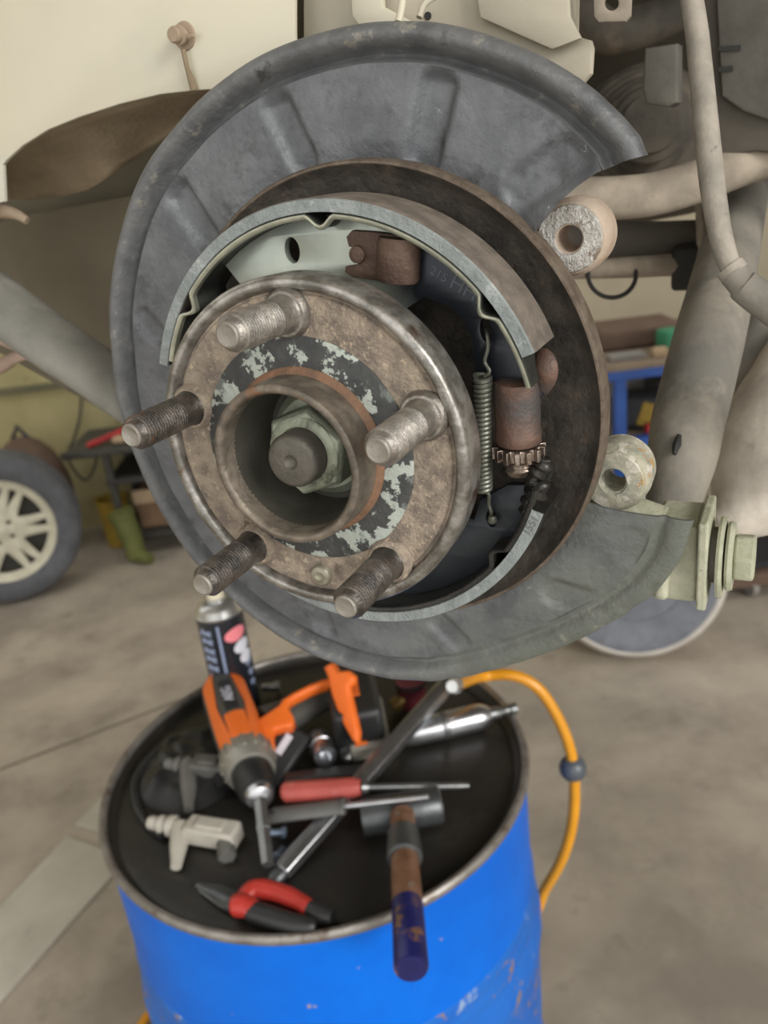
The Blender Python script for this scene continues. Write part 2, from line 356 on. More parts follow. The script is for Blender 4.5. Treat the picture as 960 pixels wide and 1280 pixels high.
# ================================================================== wheel hub
hub = thing('wheel_hub', 'rusty wheel hub with five studs and a central axle nut', 'wheel hub', HUB)
MB().lathe([(.029, -.013), (.0625, -.013), (.0625, -.0012), (.0612, -.0012), (.0604, 0), (.046, 0), (.029, 0)], 96, closed=True).build('flange', 'hub_rust', hub)
MB().lathe([(.0615, -.012), (.0655, -.014), (.0674, -.0125), (.0677, -.0002), (.0670, .0014), (.0660, .0020), (.0638, .0020), (.0630, .0014), (.0617, -.0014)], 120, closed=True).build('flange_rim', 'hub_rim', hub)
MB().lathe([(.0330, -.001), (.0455, -.001), (.0458, .0006), (.0450, .0011), (.0330, .0011)], 96, closed=True).build('scaly_ring', 'hub_scale', hub)
MB().lathe([(.0310, -.001), (.0342, -.001), (.0342, .0014), (.0336, .0022), (.0310, .0042)], 96, closed=True).build('rust_fillet', 'orange_rust', hub)
MB().lathe([(.0278, -.002), (.0278, .0162), (.0286, .0176), (.0292, .0180), (.0306, .0180), (.0315, .0174), (.0318, .0160), (.0318, -.002)], 96, closed=True).build('centre_register', 'register_steel', hub)
MB().lathe([(.0281, .0160), (.0279, .012), (.0270, -.014), (.0262, -.0165), (0, -.0165), (0, -.019), (.0290, -.019), (.0290, .0160)], 80, closed=True).build('bore', 'bore_dark', hub)
nut = MB().lathe([(0, -.0165), (.0228, -.0165), (.0228, -.0135), (.0195, -.0105), (.012, -.0105), (0, -.0105)], 64).build('axle_nut', 'nut_green', hub)
hx = MB()
hexp = [pol(.0172, 60 * k + 18) for k in range(6)]
def ringz(r, z, n=6): return [pol(r, 60 * k + 18, z) for k in range(n)]
R0, R1, R2, R3 = ringz(.0186, -.012), ringz(.0186, .0010), ringz(.0168, .0030), ringz(.0112, .0032)
fs = []
for j in range(3):
    for k in range(6): fs.append((j * 6 + k, j * 6 + (k + 1) % 6, j * 6 + 6 + (k + 1) % 6, j * 6 + 6 + k))
hx.add(R0 + R1 + R2 + R3, fs + [tuple(range(18, 24))]); hx.build('hex', 'nut_green', nut, ang=25, bevel=.0007)
MB().lathe([(.0152, .0024), (.0152, .0030), (.0145, .0036), (.0112, .0038), (.0108, .003)], 48).build('nut_collar', 'nut_green', nut)
MB().lathe([(.0108, -.005), (.0108, .0108), (.0100, .0124), (.0088, .0130), (.0030, .0128), (.0022, .0118), (0, .0112)], 48).build('axle_stub', 'axle_dark', hub)
thr = []
z = .0135
while z < .0350: thr += [(.00585, z), (.0067, z + .0006), (.0067, z + .0008), (.00585, z + .0014)]; z += .0015
stud_prof = [(.0082, -.013), (.0082, .0022), (.0074, .0034), (.0067, .0042), (.0067, .0130)] + thr + [(.0060, .0362), (.0050, .0380), (.0044, .0384)]
tip_prof = [(.0046, .0375), (.0045, .0389), (.0038, .0394), (.0030, .0392), (.0015, .0390), (0, .0390)]
PH = 88.904
for k in range(5):
    T = Matrix.Translation(pol(.054, PH + 72 * k)); dk = k in (1, 2, 3)
    s = MB().lathe(stud_prof, 28, T).build('wheel_stud', 'stud_dark' if dk else 'stud_grey', hub, ang=50)
    MB().lathe(tip_prof, 24, T).build('stud_tip', 'stud_tip', s)
    MB().lathe([(.0068, .0), (.0096, .0), (.0094, .0016), (.0083, .0032), (.0068, .0036)], 32, T).build('stud_collar', 'stud_grey' if k in (0, 4) else 'hub_rust', s)
p = hp(400, 720, .002)
MB().lathe([(0, -.001), (.0047, -.001), (.0047, .0014), (.0040, .0024), (.0022, .0026), (.0014, .0020), (0, .0020)], 28, Matrix.Translation((p.x, p.y, 0))).build('locating_screw', 'screw_zinc', hub)
MB().lathe([(.026, -.019), (.047, -.0125), (.0475, -.020), (.044, -.030), (.044, -.058), (.026, -.058)], 64, closed=True).build('bearing_housing', 'oily_dark', hub)

# ================================================================== dust shield
sh = thing('dust_shield', 'dark grey pressed-steel brake dust shield around the rusty hub', 'dust shield', HUB)
RT = [(-19, .1450), (-27, .1474), (-33, .1474), (-40, .1449), (-46, .1428), (-53, .1414), (-60, .1408), (-66, .1412), (-71, .1424), (-80, .1452), (-86, .1478), (-96, .1506), (-106, .1522),
      (-113, .1535), (-121, .1545), (-128, .1550), (-145, .1562), (-156, .1555), (-168, .1548), (-181, .1545), (-192, .1530), (-200, .1535), (-215, .1530), (-226, .1530), (-240, .1512), (-251, .1508), (-267, .1506),
      (-280, .1515), (-287, .1522), (-295, .1522), (-303, .1527), (-310, .1529), (-315, .1525), (-319, .1520), (-322, .1500)]
def Rsh(th):
    for (a, ra), (b, rb) in zip(RT, RT[1:]):
        if b <= th <= a:
            t = (a - th) / (a - b); t = t * t * (3 - 2 * t); return ra + (rb - ra) * t
    return RT[0][1] if th > RT[0][0] else RT[-1][1]
def interp(tab, x):
    for (a, va), (b, vb) in zip(tab, tab[1:]):
        if x <= b: t = max(0, (x - a) / (b - a)); return va + (vb - va) * t
    return tab[-1][1]
UP = [(.100, -318), (.105, -317.6), (.118, -317.4), (.126, -317.8), (.134, -318.6), (.142, -320), (.150, -321.8), (.156, -322)]
LO = [(.100, -25), (.106, -24), (.125, -21.5), (.138, -19.6), (.146, -18.6), (.156, -18.6)]
W0 = -.0645
def seg_d(p, a, b):
    ab = b - a; t = max(0, min(1, (p - a).dot(ab) / ab.length_squared)); return (p - a - ab * t).length
SL = []
for (a, b, r, d) in [((345, 132), (376, 198), .0058, .0042), ((547, 108), (528, 194), .0062, .0046), ((222, 242), (256, 296), .0058, .0042), ((180, 400), (194, 416), .0050, .0018),
                     ((548, 778), (574, 804), .0050, .0016), ((695, 742), (745, 758), .0060, .0018), ((398, 765), (410, 798), .0050, .0014), ((655, 235), (720, 192), .0070, .0030)]:
    A_, B_ = hp(*a, W0), hp(*b, W0); SL.append((Vector(A_.xy), Vector(B_.xy), r, d))
stain = Vector(hp(788, 682, W0).xy)
def hsh(x, y, r, th, R):
    h = W0; p = Vector((x, y))
    for a, b, rr, d in SL:
        q = seg_d(p, a, b)
        if q < rr * 1.4:
            t = min(1, max(0, (rr * 1.4 - q) / (rr * .60))); h -= d * t * t * (3 - 2 * t)
    h = W0 + (h - W0) * max(0, min(1, (R - .0143 - r) / .0045))
    q = (p - stain).length
    if q < .010: h -= .0008 * min(1, (.010 - q) / .003)
    h += .0006 * noise.noise(Vector((x * 30, y * 30, 0)))
    du = (th - interp(UP, r)) * radians(1) * r
    if du < .012: h += .0038 * (1 - du / .012) ** 2
    e = r - .104
    if e < .006: h -= .0012 * (1 - max(0, e) / .006)
    return h
LIP = [(.0140, 0), (.0130, -.0014), (.0121, -.0040), (.0110, -.0046), (.0101, -.0036), (.0088, .0002), (.0068, .0030), (.0046, .0042), (.0028, .0040), (.0012, .0026), (.0003, .0008), (0, -.0014)]
def sh_grid(cols, name, m, parent, thick=.0016):
    nt_ = 420; mb = MB(); K = len(cols); vs_ = []
    for side in (0, 1):
        for i in range(nt_ + 1):
            for (fr, kind) in cols:
                t = i / nt_
                if kind == 'b':
                    r0 = .100; thm = -322 + 303.4 * t; R = Rsh(thm); r = r0 + (R - .0140 - r0) * fr; off = 0
                else:
                    thm = -322 + 303.4 * t; R = Rsh(thm); r = R - LIP[fr][0]; off = LIP[fr][1]
                ts, te = interp(UP, r), interp(LO, r); th = ts + (te - ts) * t
                R2 = Rsh(th)
                x, y = r * cos(radians(th)), r * sin(radians(th))
                z = hsh(x, y, r, th, R2) if kind == 'b' else (W0 + off * (1 - .72 * max(0, min(1, (th + 105) / 30))) + .0004 * noise.noise(Vector((x * 40, y * 40, 3))))
                vs_.append((x, y, z - thick * side))
    N1 = (nt_ + 1) * K; fs = []
    for i in range(nt_):
        for q in range(K - 1):
            a, b, c, d = i * K + q, i * K + q + 1, (i + 1) * K + q + 1, (i + 1) * K + q
            fs.append((a, b, c, d)); fs.append((N1 + d, N1 + c, N1 + b, N1 + a))
        for q in (0, K - 1): fs.append((i * K + q, (i + 1) * K + q, N1 + (i + 1) * K + q, N1 + i * K + q))
    for i in (0, nt_):
        for q in range(K - 1): fs.append((i * K + q, i * K + q + 1, N1 + i * K + q + 1, N1 + i * K + q))
    mb.add(vs_, fs); return mb.build(name, m, parent, ang=60)
for mn in ('shield_paint', 'shield_lip'):
    m_ = MATS[mn]; nt = m_.node_tree; N = nt.nodes; L = nt.links; b = N['Principled BSDF']; src = b.inputs['Base Color'].links[0].from_socket
    tc = N.new('ShaderNodeTexCoord'); dp = N.new('ShaderNodeVectorMath'); dp.operation = 'DOT_PRODUCT'; L.new(tc.outputs['Object'], dp.inputs[0]); dp.inputs[1].default_value = (.75, -.66, 0)
    nz_ = N.new('ShaderNodeTexNoise'); nz_.inputs['Scale'].default_value = 45; nz_.inputs['Detail'].default_value = 8; L.new(tc.outputs['Object'], nz_.inputs['Vector'])
    ma = N.new('ShaderNodeMath'); ma.operation = 'MULTIPLY_ADD'; L.new(nz_.outputs['Fac'], ma.inputs[0]); ma.inputs[1].default_value = .12; L.new(dp.outputs['Value'], ma.inputs[2])
    mr = N.new('ShaderNodeMapRange'); mr.inputs[1].default_value = .135; mr.inputs[2].default_value = .225; mr.inputs[4].default_value = .8; L.new(ma.outputs[0], mr.inputs[0])
    mx = N.new('ShaderNodeMix'); mx.data_type = 'RGBA'; L.new(mr.outputs[0], mx.inputs[0]); L.new(src, mx.inputs[6]); mx.inputs[7].default_value = lin('#6c7164'); L.new(mx.outputs[2], b.inputs['Base Color'])
sh_grid([(k / 30, 'b') for k in range(31)], 'pressing', 'shield_paint', sh)
sh_grid([(k, 'l') for k in range(len(LIP))], 'rolled_lip', 'shield_lip', sh)
bp_ = MB().lathe([(.030, -.0605), (.096, -.0605), (.0995, -.0590), (.1018, -.0570), (.1022, -.066), (.030, -.066)], 160, closed=True).build('backing_plate', 'plate_dark', sh)
MB().lathe([(.1014, -.0574), (.1022, -.0566), (.1030, -.0567), (.1037, -.0578), (.1038, -.0668), (.1014, -.0668)], 160, closed=True).build('plate_edge', 'shield_edge', bp_)
q = hp(543, 737, -.058)
MB().lathe([(0, 0), (.0042, 0), (.0040, .0025), (.0030, .003), (0, .003)], 6, Matrix.Translation((q.x, q.y, -.0605))).build('plate_screw', 'oily_dark', bp_)

# ================================================================== brake shoes
def smooth_bump(th, c, wd):
    t = abs(th - c) / wd
    return 0 if t >= 1 else (1 - t * t) ** 2
def shoe(name, label, a0, a1, notches, ra0, ra1, lin_m, face_m, rim_m, wf):
    t = thing(name, label, 'brake shoe', HUB, 'parking brake shoes')
    l = MB().lathe([(.0870, wf - .0006), (.0912, wf - .0006), (.0918, wf - .0014), (.0918, wf - .027), (.0870, wf - .027)], 120, a0=a0, a1=a1, closed=True).build('friction_lining', lin_m, t)
    MB().lathe([(.0866, wf - .0004), (.0868, wf), (.0911, wf), (.0915, wf - .0007), (.0915, wf - .0010), (.0866, wf - .0010)], 120, a0=a0, a1=a1, closed=True).build('lining_edge', face_m, l)
    n = 160; vs_ = []; fs = []
    for i in range(n + 1):
        th = ra0 + (ra1 - ra0) * i / n; g = max([smooth_bump(th, c, 4.2) for c in notches] + [0])
        for r, zz in ((.0846, wf - .0010), (.0852, wf - .0004), (.0864, wf - .0004), (.0867, wf - .0012), (.0867, wf - .025), (.0846, wf - .025)):
            vs_.append(pol(r - .0042 * g, th, zz - .0005 * g))
    for i in range(n):
        for q in range(6): fs.append((i * 6 + q, (i + 1) * 6 + q, (i + 1) * 6 + (q + 1) % 6, i * 6 + (q + 1) % 6))
    fs += [tuple(range(6)), tuple(n * 6 + q for q in range(6))]
    tb_ = MB().add(vs_, fs).build('shoe_table', 'table_dark', t)
    vs_ = []; fs = []
    for i in range(n + 1):
        th = ra0 + (ra1 - ra0) * i / n; g = max([smooth_bump(th, c, 4.2) for c in notches] + [0])
        for r, zz in ((.0842, wf - .0030), (.0842, wf - .0004), (.0850, wf + .0002), (.0860, wf + .0002), (.0862, wf - .0030)):
            vs_.append(pol(r - .0042 * g, th, zz - .0005 * g))
    for i in range(n):
        for q in range(5): fs.append((i * 5 + q, (i + 1) * 5 + q, (i + 1) * 5 + (q + 1) % 5, i * 5 + (q + 1) % 5))
    fs += [tuple(range(5)), tuple(n * 5 + q for q in range(5))]
    MB().add(vs_, fs).build('table_edge', rim_m, tb_)
    return t
# upper web: pale plate turning near black towards its toe
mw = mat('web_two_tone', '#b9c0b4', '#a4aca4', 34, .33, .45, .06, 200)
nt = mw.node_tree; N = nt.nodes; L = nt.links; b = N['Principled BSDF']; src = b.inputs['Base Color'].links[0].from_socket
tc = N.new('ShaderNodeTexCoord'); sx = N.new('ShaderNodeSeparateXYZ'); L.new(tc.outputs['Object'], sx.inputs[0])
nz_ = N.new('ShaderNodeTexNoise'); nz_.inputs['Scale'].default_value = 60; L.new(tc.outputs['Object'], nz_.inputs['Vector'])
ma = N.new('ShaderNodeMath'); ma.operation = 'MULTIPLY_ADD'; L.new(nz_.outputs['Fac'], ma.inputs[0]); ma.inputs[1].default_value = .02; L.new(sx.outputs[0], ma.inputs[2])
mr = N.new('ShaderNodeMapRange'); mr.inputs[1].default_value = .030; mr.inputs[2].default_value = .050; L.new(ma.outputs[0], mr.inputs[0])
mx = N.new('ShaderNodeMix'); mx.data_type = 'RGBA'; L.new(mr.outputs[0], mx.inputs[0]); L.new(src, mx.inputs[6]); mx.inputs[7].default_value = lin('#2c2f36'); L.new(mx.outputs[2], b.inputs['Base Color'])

us = shoe('brake_shoe', 'upper parking brake shoe with pale web and grey worn lining edge', 20.5, 161, (86.5, 35, 140), 13, 159, 'lining', 'lining_face', 'shoe_rim', -.0243)
ww = -.036
out = [pol(.0846, a) for a in range(126, 11, -3)]
inn = [hp(x, y, ww) for x, y in ((680, 497), (650, 482), (616, 478), (594, 474), (592, 452), (590, 425), (580, 400), (560, 383), (530, 372))] + [pol(.0575, a) for a in range(56, 124, 6)] + [pol(.062, 123), pol(.075, 126)]
hc1, hc2 = hp(365, 313, ww), hp(607, 413, ww)
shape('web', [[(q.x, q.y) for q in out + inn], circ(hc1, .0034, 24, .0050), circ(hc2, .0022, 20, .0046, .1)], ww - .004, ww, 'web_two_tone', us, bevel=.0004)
for k, (s, x, y, sz) in enumerate((('HHI', 583, 362, .0080), ('215', 549, 343, .0050))):
    q = hp(x, y, ww); text('stamped_print', s, sz, Matrix.Translation((q.x, q.y, ww + .0002)) @ Matrix.Rotation(radians(-32), 4, 'Z'), 'stamp_white', us, .0001)
ls = shoe('brake_shoe', 'lower parking brake shoe, greasy and dark with a thin grey lining edge', -160, -20.5, (-39,), -158, -15, 'oily_dark', 'lining_face', 'oily_dark', -.0268)
out = [pol(.0846, a) for a in range(-150, -13, 4)]
inn = [hp(x, y, -.040) for x, y in ((660, 606), (635, 606), (600, 625), (592, 650))] + [pol(.058, a) for a in range(-44, -150, -8)]
hc3 = hp(614, 648, -.040)
shape('web', [[(q.x, q.y) for q in out + inn], circ(hc3, .0022, 20, .004)], -.044, -.040, 'web_dark', ls, bevel=.0004)
q = hp(664, 657, -.0268); text('stamped_print', '1551', .0046, Matrix.Translation((q.x, q.y, -.0267)) @ Matrix.Rotation(radians(60), 4, 'Z'), 'stamp_dark', ls, .0001)
tp_ = spline([tuple(hp(x, y, -.035)) + (r,) for x, y, r in ((682, 572, .0022), (678, 585, .0036), (668, 598, .0034), (672, 610, .0046), (664, 626, .0040), (656, 642, .0026))], 5)
MB().tube([q[:3] for q in tp_], [q[3] * (1 + .22 * sin(i * 1.9)) for i, q in enumerate(tp_)], 14, flat=.8).build('greasy_toe', 'oily_dark', ls, ang=80)

# rusty bracket clipped over the upper web
cb = thing('shoe_clip', 'rusty brown steel bracket clipped on the upper brake shoe web', 'bracket', HUB)
pts = [(433, 296), (440, 288), (470, 290), (500, 294), (500, 352), (470, 350), (440, 346), (431, 340), (432, 333), (446, 331), (453, 322), (450, 312), (436, 308)]
shape('plate', [[tuple(hp(x, y, -.033).xy) for x, y in pts]], -.0365, -.0325, 'clip_rust', cb, bevel=.0006)
a, b2 = hp(499, 297, -.032), hp(497, 352, -.032)
MB().tube([a, a + (b2 - a) * .1, a + (b2 - a) * .9, b2], [.0080, .0086, .0086, .0078], 28, flat=.75, up=(0, 0, 1)).build('sleeve', 'clip_rust', cb)
q = hp(447, 318, -.032); MB().lathe([(0, 0), (.0035, 0), (.0032, .0018), (.0015, .0024), (0, .0024)], 20, Matrix.Translation((q.x, q.y, -.0327))).build('rivet', 'clip_rust', cb)

# return spring
sp = thing('return_spring', 'grey coil return spring hooked between the two brake shoes', 'spring', HUB)
a, b2 = hp(603, 470, -.031), hp(604, 612, -.034); n = 25 * 14; d = (b2 - a); e1 = d.cross(Vector((0, 0, 1))).normalized(); e2 = d.normalized().cross(e1)
MB().tube([a + d * (k / n) + e1 * (.0030 * cos(2 * pi * k / 14)) + e2 * (.0030 * sin(2 * pi * k / 14)) for k in range(n + 1)], .00102, 8).build('coil', 'spring_steel', sp)
MB().tube([Vector(q) for q in spline([tuple(hp(607, 412, -.038)), tuple(hp(609, 418, -.033)), tuple(hp(610, 435, -.032)), tuple(hp(606, 452, -.0315)), tuple(hp(612, 464, -.031)), tuple(hp(606, 471, -.031))], 5)], .00075, 8).build('hook', 'spring_steel', sp)
MB().tube([Vector(q) for q in spline([tuple(hp(604, 612, -.034)), tuple(hp(611, 618, -.035)), tuple(hp(611, 630, -.036)), tuple(hp(614, 640, -.037)), tuple(hp(613, 648, -.042))], 5)], [.00075] * 14 + [.0009] * 7, 8).build('hook', 'spring_steel', sp)
q = hp(615, 645, -.038); q2 = hp(616, 655, -.038)
MB().tube([q, q * .3 + q2 * .7, q2], [.0018, .0024, .0014], 12, flat=.6).build('hook_end', 'spring_steel', sp)

# adjuster
ad = thing('shoe_adjuster', 'rusty screw adjuster with toothed star wheel between the brake shoe ends', 'adjuster', HUB)
c0 = hp(646, 476, -.036); c1 = hp(648, 553, -.037); T = frame(c1, c0 - c1, (0, 0, 1)); Ln = (c0 - c1).length
MB().lathe([(0, 0), (.0082, 0), (.0090, .0010), (.0092, .004), (.0088, .006), (.0090, Ln * .8), (.0086, Ln), (.0060, Ln + .001), (0, Ln + .001)], 36, T).build('sleeve', 'sleeve_rust', ad)
sw = MB(); prof = []
for k in range(14):
    a = 360 / 14 * k
    for da, r in ((0, .0084), (7, .0084), (8.5, .0108), (19, .0108), (21, .0084)): prof.append(pol(r, a + da)[:2])
sw.prism(prof, -.0058, -.0008, T); sw.build('star_wheel', 'oily_steel', ad, bevel=.0003)
MB().lathe([(0, -.001), (.0066, -.001), (.0066, -.006), (.0060, -.0065), (.0066, -.0072), (.0060, -.008), (.0066, -.0088), (.0060, -.0096), (.0066, -.0104), (.0055, -.0130), (0, -.0130)], 28, T).build('threaded_end', 'oily_steel', ad)
tb = MB(); q = hp(681, 462, -.036); tb.tube([Vector(v[:3]) for v in spline([tuple(hp(676, 440, -.040)), tuple(hp(682, 455, -.037)), tuple(hp(681, 472, -.037)), tuple(hp(672, 494, -.040))], 5)], [.0024 + .0026 * sin(pi * k / 15) for k in range(16)], 14, flat=.6); tb.build('end_pad', 'sleeve_rust', ad)

# ================================================================== knuckle and suspension
kn = thing('steering_knuckle', 'dusty cast knuckle with two drilled caliper lugs right of the dust shield', 'knuckle', HUB)
def ear(c, r, hr, w0, w1, m, mf, tilt):
    T = Matrix.Translation((c.x, c.y, 0))
    e = MB().lathe([(hr, w0 - .0015), (r * .90, w0 - .0012), (r, w0 - .004), (r * 1.03, (w0 + w1) / 2), (r, w1), (hr, w1)], 48, T, closed=True).build('caliper_lug', m, kn)
    MB().lathe([(hr, w0 - .004), (hr + .0008, w0), (r * .84, w0), (r * .88, w0 - .001), (r * .86, w0 - .004)], 48, T, closed=True).build('worn_face', mf, e)
e1c, e2c = hp(711, 299, -.078), hp(766, 602, -.078)
ear(e1c, .0150, .0052, -.078, -.098, 'ear_pink', 'ear_worn', 0)
ear(e2c, .0150, .0054, -.078, -.098, 'ear_green', 'ear_green', 0)
MB().tube([Vector((e1c.x * .55, e1c.y * .55, -.10)), Vector((e1c.x * .88, e1c.y * .88, -.094))], [.026, .011], 20, flat=.5).build('lug_arm', 'dust_grey', kn)
MB().tube([Vector((e2c.x * .55, e2c.y * .8, -.10)), Vector((e2c.x * .88, e2c.y * .96, -.094))], [.026, .011], 20, flat=.5).build('lug_arm', 'dust_grey', kn)
MB().lathe([(0, -.07), (.070, -.070), (.075, -.075), (.070, -.12), (.04, -.14), (0, -.14)], 48).build('knuckle_body', 'dust_dark', kn)
q = hp(822, 690, -.085)
MB().tube([Vector((.03, -.05, -.105)), Vector((.08, -.068, -.102)), Vector((q.x, q.y, -.098))], [.03, .022, .016], 20, flat=.7).build('lower_arm_boss', 'sage_dust', kn)

# lower bush bolt
jb = thing('bush_bolt', 'sage-dusted suspension bush bracket with large hex bolt at the lower right', 'bolt', HUB)
def upx(x, y=705, w_=-.088): return hp(x, y, w_).x
vc = hp(890, 703, -.088).y; U0 = upx(845); wz = -.096
TU = lambda u, v, w_: frame((u, v, w_), (1, 0, 0), (0, 1, 0))
MB().box(((upx(818) + upx(872)) / 2, vc - .001, wz - .004), (upx(872) - upx(818), .037, .030)).build('bush_bracket', 'sage_dust', jb, bevel=.0015)
MB().box((upx(880), vc + .001, wz), (.0042, .042, .034)).build('cheek_plate', 'sage_dust', jb, bevel=.001)
MB().lathe([(0, 0), (.0125, 0), (.0125, .004), (.0115, .0055), (0, .0055)], 36, TU(upx(887), vc, wz)).build('bush_sleeve', 'dust_dark', jb)
MB().lathe([(0, 0), (.0180, 0), (.0185, .0012), (.0180, .0026), (0, .0026)], 40, TU(upx(896), vc - .001, wz)).build('washer', 'sage_dust', jb)
MB().lathe([(0, .0028), (.0150, .0028), (.0158, .0040), (.0150, .0058), (0, .0058)], 40, TU(upx(898), vc, wz)).build('bolt_flange', 'sage_dust', jb)
hxp = [pol(.0112, 60 * k + 12) for k in range(6)]
MB().prism([(p.x, p.y) for p in hxp], .0055, .0140, TU(upx(899), vc, wz)).build('hex_head', 'sage_dust', jb, ang=25, bevel=.0012)
q = hp(825, 748, -.082); q0 = hp(829, 715, -.086)
MB().tube([q0, q0 * .1 + q * .9, q], [.0032, .0034, .0024], 14).build('weld_stud', 'sage_dust', jb)

def pthing(name, label, cat, q, d, m, part, n=18, flat=1.0, group=None):
    t = thing(name, label, cat, loc=at(q[0][0], q[0][1], q[0][3] if len(q[0]) > 3 else d), group=group)
    ptube(MB(), q, d, n, flat).build(part, m, t, world=True, ang=60); return t
# left lateral arm
la = pthing('control_arm', 'wide grey control arm running behind the left side of the dust shield', 'control arm',
            [(-60, 335, 44, .56), (0, 380, 44, .55), (60, 425, 44, .54), (120, 465, 43, .53), (200, 520, 40, .52), (300, 560, 30, .50)], .5, 'arm_grey', 'beam', 24, .62)
lk = pthing('arm_bracket', 'small pinkish dusty bracket end below the wide grey arm at left', 'bracket',
            [(-40, 405, 9, .60), (0, 424, 9, .60), (25, 436, 8, .60), (52, 446, 7, .60)], .6, 'pink_dust', 'upper_leg', 12, .6)
ptube(MB(), [(-40, 472, 10, .60), (0, 458, 9, .60), (22, 446, 7, .60), (45, 443, 5, .60)], .6, 12).build('lower_leg', 'pink_dust', lk, world=True)
# shock / trailing strut
st = pthing('trailing_arm', 'thick dusty tubular suspension arm hanging down right of the caliper lugs', 'suspension arm',
            [(948, 190, 24, .58), (930, 250, 28, .56), (914, 305, 35, .53), (899, 370, 40, .485), (884, 430, 43, .455), (869, 490, 44, .44), (859, 530, 44, .43), (853, 570, 42, .425), (845, 610, 36, .42), (835, 650, 30, .415), (828, 690, 26, .41)], .43, 'dust_grey', 'tube', 28)
q = at(847, 557, .43 - .0172); rr = (CAM - q).normalized()
MB().tube([at(849, 544, .4105), at(846, 556, .4085), at(843, 568, .4072)], [.0012, .0022, .0010], 8).build('chip_mark', 'black_rubber', st, world=True)
# anti-roll bar
pthing('anti_roll_bar', 'curved dusty anti-roll bar running off to the right', 'anti-roll bar',
       [(640, 240, 26, .50), (700, 247, 26, .50), (760, 248, 26, .50), (820, 242, 26, .50), (880, 224, 26, .50), (930, 205, 26, .50), (1000, 182, 26, .50), (1150, 120, 26, .50), (1400, 10, 26, .52)], .5, 'dust_cream', 'bar', 22)
# brake hose
bh = pthing('brake_hose', 'dusty grey rubber brake hose hanging down in front of the bar', 'hose',
            [(810, -330, 13), (842, -130, 13), (868, 20, 14), (875, 80, 14.5), (881, 140, 15), (887, 200, 15.5), (893, 250, 15), (902, 300, 14), (915, 338, 13), (932, 362, 12)], .36, 'hose_rubber', 'hose', 18)
ptube(MB(), [(917, 343, 17, .359), (928, 356, 17, .358), (929, 357, 20, .358), (950, 373, 21, .357), (985, 400, 21, .355), (1060, 470, 20, .36), (1180, 600, 20, .40)], .36, 20, sub=2).build('ferrule', 'dust_grey', bh, world=True, ang=30)
ptube(MB(), [(912, 334, 17.5, .360), (919, 343, 18, .3595)], .36, 20, sub=2).build('hose_ring', 'hose_rubber', bh, world=True, ang=30)
# drive shaft and boot
ds = thing('drive_shaft', 'dark dusty drive shaft crossing behind the upper caliper lug', 'drive shaft', loc=at(700, 302, .60))
ptube(MB(), [(620, 306, 25, .60), (700, 303, 25, .60), (800, 303, 25, .60), (866, 300, 24, .60)], .6, 20).build('shaft', 'dust_dark', ds, world=True)
ptube(MB(), [(700, 338, 11, .585), (790, 334, 13, .585), (850, 330, 14, .585)], .6, 14).build('pipe', 'dust_cream', ds, world=True)
MB().box((0, 0, 0), (.022, .022, .03), frame(at(862, 333, .585), (0, 0, 1), HU)).build('clamp', 'black_rubber', ds, world=True, bevel=.003)
ptube(MB(), [(876, 255, 7, .57), (880, 300, 9, .57), (878, 325, 7, .57)], .57, 12).build('clip', 'dust_cream', ds, world=True)
bo = thing('axle_boot', 'ribbed dark rubber bellows boot in the wheel well, upper right', 'rubber boot', frame(at(806, 168, .66), HA + Vector((.25, 0, .12))))
prof = [(.012, .055), (.020, .054)]
for k in range(6):
    r = .024 + .0055 * k; z = .046 - k * .012
    prof += [(r - .003, z + .004), (r + .002, z + .002), (r + .003, z), (r + .001, z - .003)]
prof += [(.050, -.035), (0, -.035)]
MB().lathe(prof, 48).build('bellows', 'boot_rubber', bo)
cl = thing('cable_loop', 'thin dark cable looping below the drive shaft', 'cable', loc=at(765, 345, .58))
MB().tube([at(765 + 30 * cos(a), 343 + 29 * sin(a), .58) for a in [radians(-20 + 220 * k / 24) for k in range(25)]], .0016, 8).build('cable', 'black_rubber', cl, world=True)
# right hand arm
ra = pthing('lower_control_arm', 'broad pale dust-coated control arm at the right edge', 'control arm',
            [(1420, 220, 40, .60), (1180, 330, 48, .52), (1040, 425, 56, .48), (1000, 500, 72, .47), (975, 565, 80, .47), (945, 615, 62, .465), (915, 645, 34, .46), (893, 655, 16, .46)], .47, 'arm_white', 'arm', 28)
pthing('arm_bush', 'grey ribbed bush housing above the broad pale control arm', 'bush', [(1080, 230, 34, .56), (1000, 355, 35, .51), (975, 400, 36, .50), (960, 420, 40, .50), (945, 455, 42, .50), (938, 475, 42, .50), (930, 492, 38, .50)], .5, 'dust_grey', 'housing', 22)

# ================================================================== car body
car = thing('car_body', 'cream car bodywork and dark wheel well above the dust shield', 'car', HUB)
def hs(name, px, w_, m, th=.003, bev=.0008, holes=()):
    return shape(name, [[tuple(hp(x, y, w_).xy) for x, y in px]] + [[tuple(hp(x, y, w_).xy) for x, y in h] for h in holes], w_ - th, w_, m, car, bevel=bev)
qp = hs('quarter_panel', [(-160, -220), (368, -220), (368, 40), (372, 140), (300, 125), (262, 112), (245, 113), (200, 118), (150, 130), (100, 146), (60, 162), (28, 182), (8, 200), (3, 206), (5, 252), (-30, 262), (-160, 330)], -.100, 'body_cream')
hs('tower_panel', [(379, -220), (724, -220), (720, 45), (737, 50), (740, 60), (738, 92), (728, 104), (700, 100), (640, 140), (379, 160)], -.118, 'body_dust', .006)
hs('seam_gap', [(364, -220), (384, -220), (384, 160), (364, 160)], -.122, 'liner_dark')
hs('bracket_tab', [(430, -120), (470, -120), (478, 8), (520, 30), (505, 42), (455, 40), (440, 20)], -.110, 'body_cream', .004)
ptube(MB(), [(500, -40, 5, .335), (503, 0, 5, .335), (498, 28, 5, .335)], .4, 10).build('pressed_rib', 'body_cream', car, world=True)
